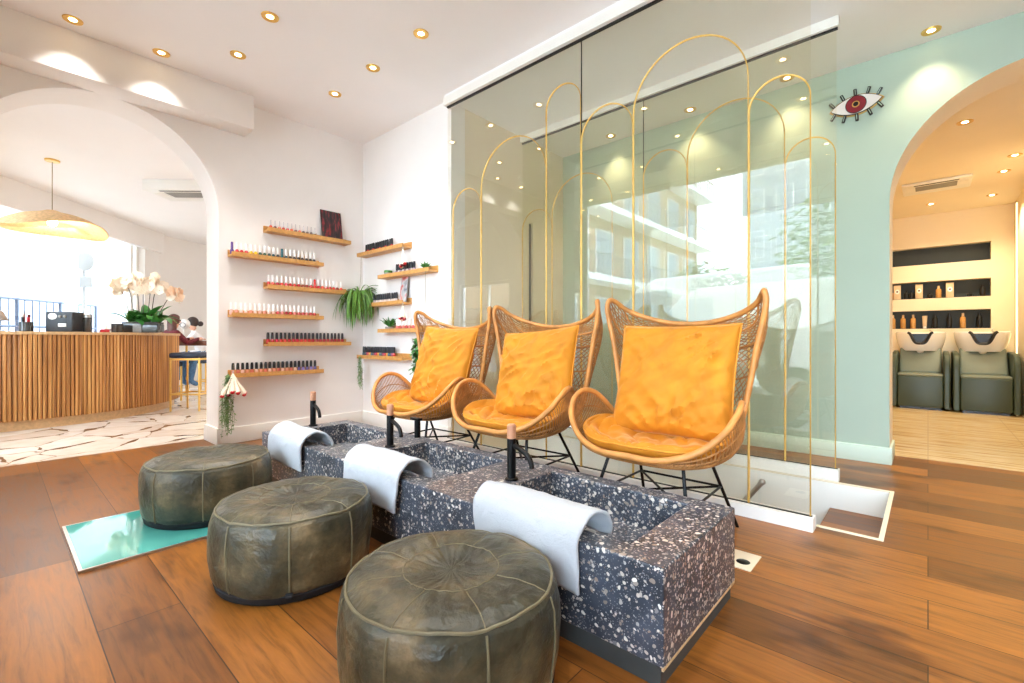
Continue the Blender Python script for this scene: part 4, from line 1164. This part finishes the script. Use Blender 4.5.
def orchid():
    t = thing('orchid_planter', 'white orchids in a long dark glass planter on the counter', 'plant', (-6.98, 1.2, CT), math.radians(52))
    MB().rbox(-.2, .2, -.07, .07, 0, .11, .02).build('planter', 'smoke', t)
    MB().rbox(-.07, .02, -.0735, -.069, .0, .1, .002).build('label_card', 'grille', t)
    MB().box(-.19, .19, -.06, .06, .1, .125).build('moss', 'stem', t)
    mb = MB()
    for k in range(24):
        a = random.uniform(0, 2*PI); x = random.uniform(-.16, .16)
        blade(mb, (x, random.uniform(-.03, .03), .11), (math.cos(a), math.sin(a)*.7, random.uniform(.6, 2.2)), random.uniform(.2, .32), .1, random.uniform(.8, 2.2), 7, .15)
    mb.build('leaves', 'leafd', t, fix=False)
    fl = []
    heads = [(-.27, .55), (-.16, .58), (-.06, .61), (.0, .56), (.08, .62), (.17, .57), (.31, .49)]
    for k, (x, z) in enumerate(heads):
        x0 = x*.45; y = random.uniform(-.04, .04)
        P = catmull([(x0, 0, .11), (x0+(x-x0)*.25, y*.5, .25), (x0+(x-x0)*.6, y, z-.12), (x, y, z)], 5)
        MB().tube(P, .004, 6).build('flower_stem', 'stem', t)
        for j in range(14 if k < 6 else 10):
            fl.append((x+random.uniform(-.085, .085), y+random.uniform(-.07, .07), z+random.uniform(-.08, .06), 'petal' if k < 6 or j % 2 else 'peach'))
    def bloom():
        mb = MB()
        for q in range(5):
            a = 2*PI*q/5+PI/2
            c = Vector((.032*math.cos(a), -.004, .032*math.sin(a))); r = .032 if q not in (2, 3) else .026
            V = [c+Vector((0, -.006, 0))]+[c+Vector((r*math.cos(2*PI*i/10), .004*math.sin(4*PI*i/10), r*math.sin(2*PI*i/10))) for i in range(10)]
            mb.add(V, [(0, 1+i, 1+(i+1) % 10) for i in range(10)])
        mb.ball((0, -.01, -.004), .009, 8, 5)
        return mb
    me = {}
    for x, y, z, mt in fl:
        if mt not in me:
            o = bloom().build('blossom', mt, t, fix=False); me[mt] = o.data
        else:
            o = bpy.data.objects.new('blossom', me[mt]); COL.objects.link(o); o.parent = t
        o.location = (x, y, z); o.rotation_euler = (random.uniform(-.5, .5), random.uniform(-.5, .5), random.uniform(-1.2, 1.2))
orchid()

def pendant():
    t = thing('pendant_lamp', 'wide woven raffia pendant lamp over the reception counter', 'pendant lamp', (-7.11, .436, 2.849))
    MB().lathe([(0, -.02), (.06, -.018), (.064, -.004), (.064, 0), (0, 0)], 24).build('canopy', 'gold', t)
    MB().bar((0, 0, -.018), (0, 0, -.57), .004).build('cord', 'string', t)
    mb = MB()
    def top(u, v):
        a = u*2*PI; r = .02+.46*v
        sag = .03*math.sin(a*2+.6)*v*v+.018*math.sin(a*3)*v*v
        z = -.575-.015*v-.17*v**2.2+.03*math.exp(-(v*7)**2)+sag
        k = 1+.07*math.sin(a*2+1)*v
        return (r*k*math.cos(a), r*k*math.sin(a), z)
    mb.grid(top, 96, 16, cu=True)
    o = mb.build('shade_top', 'pend', t, fix=False)
    mb = MB()
    for k in range(110):                       # thin ribs that close the underside
        a = k/110
        p = Vector(top(a, 1)); q = Vector((.17*math.cos(a*2*PI), .17*math.sin(a*2*PI), -.70))
        mid = (p+q)/2+Vector((0, 0, -.055))
        mb.tube([p, mid, q], .0022, 4, cap=False)
    mb.build('underside_ribs', 'pend', t, fix=False)
    MB().tube([top(k/96, 1) for k in range(96)], .005, 6, closed=True).build('rim', 'pend', t)
    MB().ball((0, 0, -.68), .045, 14, 8).build('bulb', 'bulb', t)
    l = bpy.data.lights.new('pendant_glow', 'POINT'); l.energy = 8; l.color = (1, .95, .9); l.shadow_soft_size = .05
    o = bpy.data.objects.new('pendant_glow', l); COL.objects.link(o); o.location = (-7.11, .436, 2.849-.76)
pendant()

# ------------------------------------------------------------------ manicure table, stools, people
def cam_pt(px, w):      # ground point at a given bearing and distance from the shop window
    l = (px-512)/465*w; return Vector((.7455*l-.6665*w, .6665*l+.7455*w, 0))
TBL = cam_pt(200, 7.2)
t = thing('manicure_table', 'high walnut manicure table behind the right end of the counter', 'table', TBL, math.radians(41.8))
MB().rbox(-.38, .62, -.22, .22, .80, .875, .008).build('table_top', 'walnut', t)
for x in (-.33, .57):
    for y in (-.17, .17): MB().bar((x, y, 0), (x, y, .8), .016).build('leg', 'gold', t)
def stool(loc, rz, label, dz=0.):
    t = thing('bar_stool', label, 'stool', loc, rz, 'gold framed stools at the manicure table')
    MB().rbox(-.19, .19, -.19, .19, .66, .73, .03, 3).build('seat', 'navy', t)
    for x in (-.17, .17):
        for y in (-.17, .17): MB().box(x-.008, x+.008, y-.008, y+.008, 0, .665).build('leg', 'gold', t, smooth=False)
    for y in (-.17, .17): MB().box(-.17, .17, y-.009, y+.009, .2, .22).build('footrest_bar', 'gold', t, smooth=False)
    for x in (-.17, .17): MB().box(x-.009, x+.009, -.17, .17, .2, .22).build('footrest_bar', 'gold', t, smooth=False)
    mb = MB()
    for y in (-.17, .17): mb.box(-.17, .17, y-.009, y+.009, .635, .66)
    for x in (-.17, .17): mb.box(x-.009, x+.009, -.17, .17, .635, .66)
    mb.build('seat_rail', 'gold', t, smooth=False)
stool(cam_pt(193, 5.95), math.radians(46), 'gold framed stool nearest the left arch, with dark navy seat')
def person(loc, rz, label, hairm, topm, legm, long_hair, lean=.12):
    """seated figure, facing local +x, hips at stool height"""
    t = thing('person', label, 'person', loc, rz, None)
    me = bpy.data.meshes.new('body')
    J = {'pel': (0, 0, .80, .135), 'wai': (.02, 0, .93, .118), 'che': (.02+lean*.6, 0, 1.08, .125), 'nek': (.02+lean, 0, 1.235, .05), 'hd0': (.05+lean, 0, 1.30, .062), 'hd1': (.06+lean, 0, 1.37, .082), 'hd2': (.045+lean, 0, 1.43, .07),
         'sl': (.02+lean*.9, .15, 1.17, .06), 'el': (.14+lean, .20, 1.0, .042), 'wl': (.36+lean, .13, 1.075, .03), 'fl': (.44+lean, .11, 1.075, .034),
         'sr': (.02+lean*.9, -.15, 1.17, .06), 'er': (.14+lean, -.20, 1.0, .042), 'wr': (.36+lean, -.13, 1.075, .03), 'fr': (.44+lean, -.11, 1.075, .034),
         'hl': (.06, .09, .79, .095), 'kl': (.42, .11, .76, .068), 'al': (.36, .11, .36, .045), 'tl': (.48, .12, .29, .04),
         'hr': (.06, -.09, .79, .095), 'kr': (.42, -.11, .76, .068), 'ar': (.36, -.11, .36, .045), 'tr': (.48, -.12, .29, .04)}
    nm = list(J); ix = {k: i for i, k in enumerate(nm)}
    E = [('pel', 'wai'), ('wai', 'che'), ('che', 'nek'), ('nek', 'hd0'), ('hd0', 'hd1'), ('hd1', 'hd2')]
    for s_ in 'lr': E += [('che', 's'+s_), ('s'+s_, 'e'+s_), ('e'+s_, 'w'+s_), ('w'+s_, 'f'+s_), ('pel', 'h'+s_), ('h'+s_, 'k'+s_), ('k'+s_, 'a'+s_), ('a'+s_, 't'+s_)]
    me.from_pydata([J[k][:3] for k in nm], [(ix[a], ix[b_]) for a, b_ in E], [])
    o = bpy.data.objects.new('body', me); COL.objects.link(o); o.parent = t
    sk = o.modifiers.new('skin', 'SKIN'); sk.use_smooth_shade = True
    for k in nm: me.skin_vertices[0].data[ix[k]].radius = (J[k][3], J[k][3])
    me.skin_vertices[0].data[0].use_root = True
    o.modifiers.new('sub', 'SUBSURF').levels = 2; o.modifiers['sub'].render_levels = 2
    # colours by region, baked to real geometry
    dg = bpy.context.evaluated_depsgraph_get(); dg.update()
    em = bpy.data.meshes.new_from_object(o.evaluated_get(dg)); o.modifiers.clear(); o.data = em
    em.materials.clear()
    for mt in ('skin', topm, legm): em.materials.append(M[mt])
    for p in em.polygons:
        c = p.center; p.use_smooth = True
        r_ = math.hypot(c.x, c.y)
        if c.z > 1.235 or (c.x > .36+lean and c.z > .88): p.material_index = 0
        elif c.z > .84 and not (c.x > .2 and c.z < .86): p.material_index = 1
        else: p.material_index = 2
    hx = .055+lean
    mb = MB()
    mb.ball((hx-.012, 0, 1.392), .098, 18, 12, (1, .9, 1.02))
    mb.v = [(x if x < hx+.045 or z > 1.425 else hx+.045, y, z) for x, y, z in mb.v]
    if long_hair:
        mb.grid(lambda u, v: ((hx-.03+.075*math.cos(PI*.45+u*PI*1.1)), .088*math.sin(PI*.45+u*PI*1.1), 1.40-.26*v), 14, 6)
    else:
        mb.ball((hx-.13, 0, 1.36), .05, 12, 8)
    mb.build('hair', hairm, t)
    MB().tube([(hx+.082, 0, 1.385), (hx+.10, 0, 1.355), (hx+.082, 0, 1.35)], [.008, .014, .008], 6).build('nose', 'skin', t)
    for y in (-.03, .03): MB().ball((hx+.074, y, 1.385), .010, 8, 6).build('eye', 'hair', t)
    MB().ball((hx+.076, 0, 1.318), .016, 8, 6, (.5, 1.3, .4)).build('mouth', 'maroon', t)
    for y in (-1, 1):
        for k in range(4): MB().tube([(.43+lean, y*(.085+.014*k), 1.077), (.475+lean-.004*abs(k-1.5), y*(.083+.013*k), 1.075), (.505+lean-.006*abs(k-1.5), y*(.083+.012*k), 1.059)], [.009, .008, .006], 6).build('finger', 'skin', t)
        MB().tube([(.40+lean, y*.085, 1.08), (.44+lean, y*.065, 1.075), (.465+lean, y*.06, 1.067)], [.01, .009, .006], 6).build('thumb', 'skin', t)
    return t
def low_stool(p, label):
    t = thing('bar_stool', label, 'stool', p, math.radians(40), 'gold framed stools at the manicure table')
    MB().rbox(-.17, .17, -.17, .17, .5, .565, .025, 3).build('seat', 'navy', t)
    for x in (-.15, .15):
        for y in (-.15, .15): MB().box(x-.01, x+.01, y-.01, y+.01, 0, .505).build('leg', 'gold', t, smooth=False)
    for y in (-.15, .15): MB().box(-.15, .15, y-.008, y+.008, .2, .22).build('footrest_bar', 'gold', t, smooth=False)
P2 = cam_pt(163, 6.66); P1 = cam_pt(203, 7.75)
low_stool(P2, 'low gold stool under the person in dark red'); low_stool(P1, 'low gold stool under the person in white')
for p, a, lb, hm, tm, lg in ((P2, 108, 'person with brown hair in a dark red top seated at the table', 'hairb', 'maroon', True), (P1, 250, 'person with dark tied hair in a white shirt, seated facing left', 'hair', 'shirt', False)):
    q = person((p.x, p.y, -.045), math.radians(a), lb, hm, tm, 'jeans', lg); q.scale = (.88,)*3
LP = cam_pt(184.5, 7.2)
t = thing('table_lamp', 'white round-headed lamp standing between the two people', 'lamp', (LP.x, LP.y, .8755), math.radians(41.8))
MB().lathe([(0, 0), (.05, 0), (.05, .014), (0, .018)], 20).build('foot', 'acw', t)
MB().tube([(0, 0, .015), (-.02, 0, .12), (0, 0, .2)], .009, 8).build('stem', 'acw', t)
MB().ball((0, 0, .255), .078, 20, 12, (1, .75, 1)).build('lamp_head', 'acw', t)
MB().tube([(.042*math.cos(2*PI*k/20)+.01, -.056, .24+.034*math.sin(2*PI*k/20)) for k in range(20)], .006, 6, closed=True).build('lens_ring', 'grille', t)

# ------------------------------------------------------------------ wash room
def make_wash():
    t = thing('wash_unit', '', 'wash unit', (0, 0, 0))
    W = .285
    MB().rbox(-.222, .222, 0, .52, .03, .43, .018, 3).build('seat_base', 'washgreen', t)
    MB().box(-.2, .2, .03, .8, 0, .035).build('foot', 'blackpl', t)
    MB().rbox(-.222, .222, .008, .48, .425, .455, .014, 3).build('seat_pad', 'washpad', t)
    mb = MB().rbox(-.215, .215, -.05, .05, 0, .4, .03, 3)
    mb.xf(Matrix.Translation((0, .36, .43)) @ Matrix.Rotation(math.radians(-32), 4, 'X')); mb.build('backrest', 'washpad', t)
    for sx in (-1, 1):
        x0, x1 = (sx*.285, sx*.226) if sx < 0 else (.226, .285)
        poly = [(0, .02), (-.015, .5), (.0, .62), (.05, .69), (.14, .72), (.62, .74), (.78, .7), (.8, .02)]
        o = MB().prism(poly, min(x0, x1), max(x0, x1), 'x').build('armrest', 'washgreen', t)
        bv = o.modifiers.new('b', 'BEVEL'); bv.width = .014; bv.segments = 3; bv.limit_method = 'ANGLE'
    MB().rbox(-.2, .2, .56, .8, .02, .72, .02).build('pedestal', 'washgreen', t)
    def rimz(a):   # notch for the neck at the front
        d = abs((a-1.5*PI+PI) % (2*PI)-PI)
        return .985-.15*math.exp(-(d/.36)**4)
    cy = .62
    mb = MB()
    def outer(u, v):
        a = u*2*PI; z1 = rimz(a); k = .80+.20*math.sin(v*PI/2)
        return (.262*k*math.cos(a), cy+.235*k*math.sin(a), .74+(z1-.74)*v)
    def inner(u, v):
        a = u*2*PI; z1 = rimz(a); k = .9*(1-.5*v*v)
        return (.262*k*math.cos(a), cy+.235*k*math.sin(a), z1-.16*v)
    mb.grid(outer, 64, 8, cu=True)
    def lip(u, v):
        a = u*2*PI; k = 1-.1*v; return (.262*k*math.cos(a), cy+.235*k*math.sin(a), rimz(a)+.012*math.sin(v*PI))
    mb.grid(lip, 64, 4, cu=True); mb.grid(inner, 64, 8, cu=True)
    mb.lathe([(0, .0), (.13, 0)], 32, (0, cy, .82), 1, .9)
    mb.build('bowl', 'porc', t, fix=False)
    mb = MB()
    P = []
    for k in range(21):
        a = 1.5*PI+(-.52+1.04*k/20); P.append((.262*.96*math.cos(a), cy+.235*.98*math.sin(a), rimz(a)+.004))
    mb.tube(P, .017, 10)
    mb.prism([(-.115, .80), (.115, .80), (.115, .93), (.085, .97), (-.085, .97), (-.115, .93)], cy-.165, cy-.15, 'y')
    mb.build('neck_rest', 'blackpl', t)
    MB().tube([(.12, cy+.17, .86), (.12, cy+.16, .99), (.1, cy+.1, 1.02)], .011, 8).build('tap', 'steel', t)
    return t
wu = make_wash(); wu.location = (-.078, 7.92, 0); wu['label'] = 'left green hair wash unit with white basin'; wu['group'] = 'hair wash units below the niches'
dup(wu, (.517, 7.89, 0), 'right green hair wash unit with white basin')
def product(kind, x, zb, h, label):
    y = 8.845
    t = thing({'carton': 'product_carton', 'bottle': 'product_bottle', 'dark': 'product_bottle', 'tube': 'product_tube'}[kind], label, 'carton' if kind == 'carton' else 'bottle', (x, y, zb+.0045), 0, 'hair products in the niches')
    if kind == 'carton':
        MB().rbox(-.04, .04, -.03, .03, 0, h, .003).build('box', 'card', t)
        MB().lathe([(0, 0), (.026, 0), (.026, .002), (0, .003)], 20).xf(Matrix.Translation((0, -.0302, h*.55)) @ Matrix.Rotation(PI/2, 4, 'X') @ Matrix.Scale(1.3, 4, (0, 1, 0))).build('round_motif', 'porc', t)
        MB().lathe([(0, 0), (.012, 0), (.012, .002), (0, .003)], 16).xf(Matrix.Translation((0, -.0325, h*.55)) @ Matrix.Rotation(PI/2, 4, 'X')).build('portrait', 'hairb', t)
    elif kind == 'tube':
        MB().lathe([(0, 0), (.018, 0), (.018, .03), (.022, .032), (.03, h), (0, h)], 16, sy=.6).build('tube_body', 'card', t)
        MB().lathe([(.0185, .001), (.0195, .002), (.0195, .028), (.0185, .03)], 16, sy=.65).build('cap', 'porc', t)
    else:
        bm_, cm = ('amber', 'card') if kind == 'bottle' else ('blackpl', 'cap_k')
        MB().lathe([(0, 0), (.028, 0), (.03, .004), (.03, h*.66), (.024, h*.74), (.011, h*.78), (0, h*.78)], 18).build('body', bm_, t)
        MB().lathe([(0, h*.78), (.014, h*.78), (.013, h), (0, h)], 14).build('cap', cm, t)
mids = [('bottle', -.405, .14, 'left edge tan bottle'), ('carton', -.335, .205, 'first carton from left'), ('dark', -.235, .12, 'small dark bottle right of the first carton'), ('dark', -.18, .12, 'second small dark bottle'), ('carton', -.095, .205, 'second carton from left'),
        ('dark', .02, .075, 'squat dark pot'), ('bottle', .11, .17, 'slim tan bottle'), ('carton', .225, .205, 'third carton from left'), ('dark', .42, .05, 'tiny dark pot'), ('dark', .545, .15, 'right end dark bottle')]
for k, x, h, l in mids: product(k, x, 1.47, h, l+' in the middle wash room niche')
lows = [('bottle', -.385, .2, 'leftmost tan bottle'), ('bottle', -.27, .2, 'second tan bottle from left'), ('bottle', -.16, .2, 'third tan bottle from left'), ('tube', -.035, .18, 'cream upright tube'), ('dark', .075, .205, 'first dark bottle from left'), ('dark', .22, .205, 'second dark bottle from left'), ('bottle', .355, .205, 'tan bottle among the dark ones'), ('dark', .515, .205, 'right end dark bottle')]
for k, x, h, l in lows: product(k, x, 1.045, h, l+' in the lowest wash room niche')
tag(MB().box(.822, .83, 8.5, 8.56, .05, 2.6).build('light_strip', m_emit('lit_cove_strip', (255, 224, 160), 1.6), smooth=False), 'lit vertical strip in the right corner of the wash room', 'light strip')

# ------------------------------------------------------------------ the street outside
def street():
    struct('ground', MB().box(-40, 30, -60, FY-.17, -.3, -.16).box(-40, -10, -20, 20, -.3, -.16), mat('pale_pavement', (214, 212, 208), .9, var=.06, scale=2), 'pale street pavement', 'ground', smooth=False)
    # railing and parapet outside the reception window
    o = RA+RD*1.5
    def at(s_, t_, z): p = RA+RD*s_+RN*t_; return Vector((p.x, p.y, z))
    rail = mat('blue_grey_iron', (52, 60, 76), .5, var=.1, scale=20); stone = mat('pale_stone', (136, 142, 150), .9, var=.06, scale=6)
    t = thing('street_railing', 'iron railing on a pale parapet outside the reception window', 'railing', at(1.5, 3.4, -.16))
    inv = Matrix.Translation(-at(1.5, 3.4, -.16))
    s0, s1 = -3.5, 7.
    mb = MB()
    for z in (1.52, 1.95): pass
    a, b_ = at(s0, 3.4, 0), at(s1, 3.4, 0)
    def wall(z0, z1, th):
        q = []
        for z in (z0, z1):
            for p, sg in ((a, -1), (b_, -1), (b_, 1), (a, 1)): v = p+RN*th*sg; q.append((v.x, v.y, z))
        return MB().add(q, [(0, 3, 2, 1), (4, 5, 6, 7), (0, 1, 5, 4), (1, 2, 6, 5), (2, 3, 7, 6), (3, 0, 4, 7)])
    wall(-.16, 1.05, .15).xf(inv).build('parapet', stone, t, smooth=False)
    for z in (1.16, 1.72): MB().bar(a+Vector((0, 0, z)), b_+Vector((0, 0, z)), .025, 6).xf(inv).build('top_rail' if z > 1.5 else 'bottom_rail', rail, t)
    n = 60
    for k in range(n+1):
        p = a.lerp(b_, k/n); th = .03 if k % 6 == 0 else .011
        MB().bar(p+Vector((0, 0, 1.05)), p+Vector((0, 0, 1.74)), th, 6).xf(inv).build('post' if k % 6 == 0 else 'baluster', rail, t)
    # round white column and sign post
    c = Vector((-9.55, -.05, 0))
    lat = lambda px, w: Vector((.7455*((px-512)/465*w)-.6665*w, .6665*((px-512)/465*w)+.7455*w, 0))
    c = lat(71, 8.6); c.z = -.16
    tt = thing('street_column', 'round white column outside the reception window', 'column', c)
    MB().lathe([(0, 0), (.09, 0), (.09, 4.2), (0, 4.2)], 20).build('shaft', 'acw', tt); MB().lathe([(0, 0), (.12, 0), (.12, .2), (.09, .22)], 20).build('base', 'acw', tt)
    c = lat(84, 9.6); c.z = -.16
    tt = thing('street_sign', 'round traffic sign seen from behind on a grey pole', 'sign', c, math.radians(41.8))
    MB().lathe([(0, 0), (.03, 0), (.03, 2.95), (0, 2.95)], 12).build('pole', 'grille', tt)
    MB().lathe([(0, 0), (.19, 0), (.19, .02), (0, .02)], 28).xf(Matrix.Translation((.06, -.035, 2.65)) @ Matrix.Rotation(PI/2, 4, 'X')).build('disc', 'grille', tt)
    MB().rbox(-.06, .2, -.05, -.03, 2.12, 2.34, .004).build('plate', 'grille', tt)
    pale = mat('pale_facade', (150, 158, 168), .9, var=.04, scale=3); winm = mat('facade_glazing', (150, 160, 170), .3, var=.1, scale=5)
    def block(name, label, loc, rz, w, d, h, nx, nz, wallm, balc=False):
        t = thing(name, label, 'building', loc, rz)
        MB().box(-w/2, w/2, 0, d, 0, h).build('wall', wallm, t, smooth=False)
        for i in range(nx):
            for j in range(nz):
                x = -w/2+w*(i+.5)/nx; z = 1.0+(h-1.4)*j/nz; ww = w/nx*.27; hh = (h-1.4)/nz*.62
                o = MB().box(x-ww-.06, x+ww+.06, -.06, .02, z-.06, z+hh+.06).build('window', 'acw', t, smooth=False)
                MB().box(x-ww, x+ww, -.07, -.055, z, z+hh).build('pane', winm, o, smooth=False)
        MB().box(-w/2-.1, w/2+.1, -.15, d, h, h+.2).build('cornice', 'acw', t, smooth=False)
        if balc:
            for j in range(nz+1):
                z = .75+(h-1.4)*j/nz
                o = MB().box(-w/2, w/2, -1.0, 0, z-.3, z-.05).build('balcony', 'acw', t, smooth=False)
                mb = MB().box(-w/2, w/2, -1.0, -.96, z+.75, z+.8)
                for k in range(int(w/.35)): mb.box(-w/2+k*.35, -w/2+k*.35+.04, -1., -.97, z-.05, z+.75)
                mb.build('balustrade', 'grille', o, smooth=False)
    tan = mat('tan_brick', (176, 146, 118), .9, var=.08, scale=8)
    block('apartment_building', 'tan apartment building with white balconies across the street', (-10.5, -15., -.16), math.radians(90), 17, 7, 13, 7, 4, tan, True)
    block('town_house', 'tall pale town house at the end of the street', (-5.5, -31., -.16), math.radians(180), 9, 6, 16, 5, 5, pale)
    block('distant_building', 'pale distant building beyond the street railing', (-26, 1., -.16), math.radians(90+41)+PI, 22, 6, 6.4, 12, 3, pale)
    # parked white van
    t = thing('delivery_van', 'white delivery van parked outside the shop window', 'van', (-2.9, -3.4, -.16))
    pr = [(-2.3, .35), (-2.32, .9), (-2.1, 1.12), (-1.55, 1.3), (-.95, 1.95), (-.6, 2.1), (2.2, 2.14), (2.3, 2.05), (2.34, .4)]
    o = MB().prism(pr, -.95, .95, 'y').build('body', 'acw', t, smooth=False)
    bv = o.modifiers.new('b', 'BEVEL'); bv.width = .08; bv.segments = 3; bv.limit_method = 'ANGLE'
    MB().prism([(-1.42, 1.36), (-.98, 1.86), (-.3, 1.9), (-.3, 1.36)], .94, .965, 'y').build('side_window', winm, t, smooth=False)
    MB().prism([(-1.42, 1.36), (-.98, 1.86), (-.3, 1.9), (-.3, 1.36)], -.965, -.94, 'y').build('side_window', winm, t, smooth=False)
    for x in (-1.55, 1.5):
        for y in (-.88, .88):
            o = MB().lathe([(0, -.1), (.25, -.1), (.33, -.09), (.33, .09), (.25, .1), (0, .1)], 24).xf(Matrix.Translation((x, y, .33)) @ Matrix.Rotation(PI/2, 4, 'X')).build('wheel', 'blackpl', t)
            MB().lathe([(0, -.108), (.19, -.104), (.19, .104), (0, .108)], 20).xf(Matrix.Translation((x, y, .33)) @ Matrix.Rotation(PI/2, 4, 'X')).build('hub_cap', 'steel', o)
    MB().rbox(-2.4, -2.2, -.9, .9, .35, .6, .04).build('bumper', 'grille', t)
    def tree(loc, h, r, label):
        t = thing('street_tree', label, 'tree', loc)
        MB().tube([(0, 0, 0), (.05, 0, h*.4), (0, .05, h*.75)], [.16, .12, .06], 10).build('trunk', 'stem', t)
        mb = MB()
        for k in range(900):
            v = Vector((random.gauss(0, 1), random.gauss(0, 1), random.gauss(0, 1))).normalized()*r*random.random()**.35
            p = Vector((0, 0, h*.75))+Vector((v.x, v.y, v.z*1.1)); a = random.uniform(0, 6.28)
            blade(mb, p, (math.cos(a), math.sin(a), random.uniform(-.5, .5)), .42, .26, .5, 2)
        mb.build('foliage', 'leaf', t, fix=False)
    tree((-3.0, -19., -.16), 6.6, 2.3, 'leafy street tree beside the pale town house')
    tree((-7.2, -15.5, -.16), 3.8, 1.5, 'low leafy tree before the tan apartment building')
street()

# ------------------------------------------------------------------ light
w = bpy.data.worlds.new('sky'); SC.world = w; w.use_nodes = True
nt = w.node_tree; nt.nodes.clear()
bg = nt.nodes.new('ShaderNodeBackground'); ow = nt.nodes.new('ShaderNodeOutputWorld')
bg.inputs[0].default_value = (.70, .85, 1., 1); bg.inputs[1].default_value = 6.2
nt.links.new(bg.outputs[0], ow.inputs[0])

# ------------------------------------------------------------------ camera
cam = bpy.data.cameras.new('camera'); co = bpy.data.objects.new('camera', cam); COL.objects.link(co)
cam.sensor_width = 36; cam.lens = 465/1024*36
cam.shift_y = -(341.5-339)/1024
cam.clip_start = .02
co.location = (0, 0, .9); co.rotation_euler = (PI/2, 0, math.atan(416/465))
SC.camera = co
vs = SC.view_settings
vs.view_transform = 'Standard'; vs.look = 'None'; vs.gamma = 1; vs.use_curve_mapping = False
vs.exposure = 1.24
SC.cycles.diffuse_bounces = 8; SC.cycles.max_bounces = 16; SC.cycles.transparent_max_bounces = 24
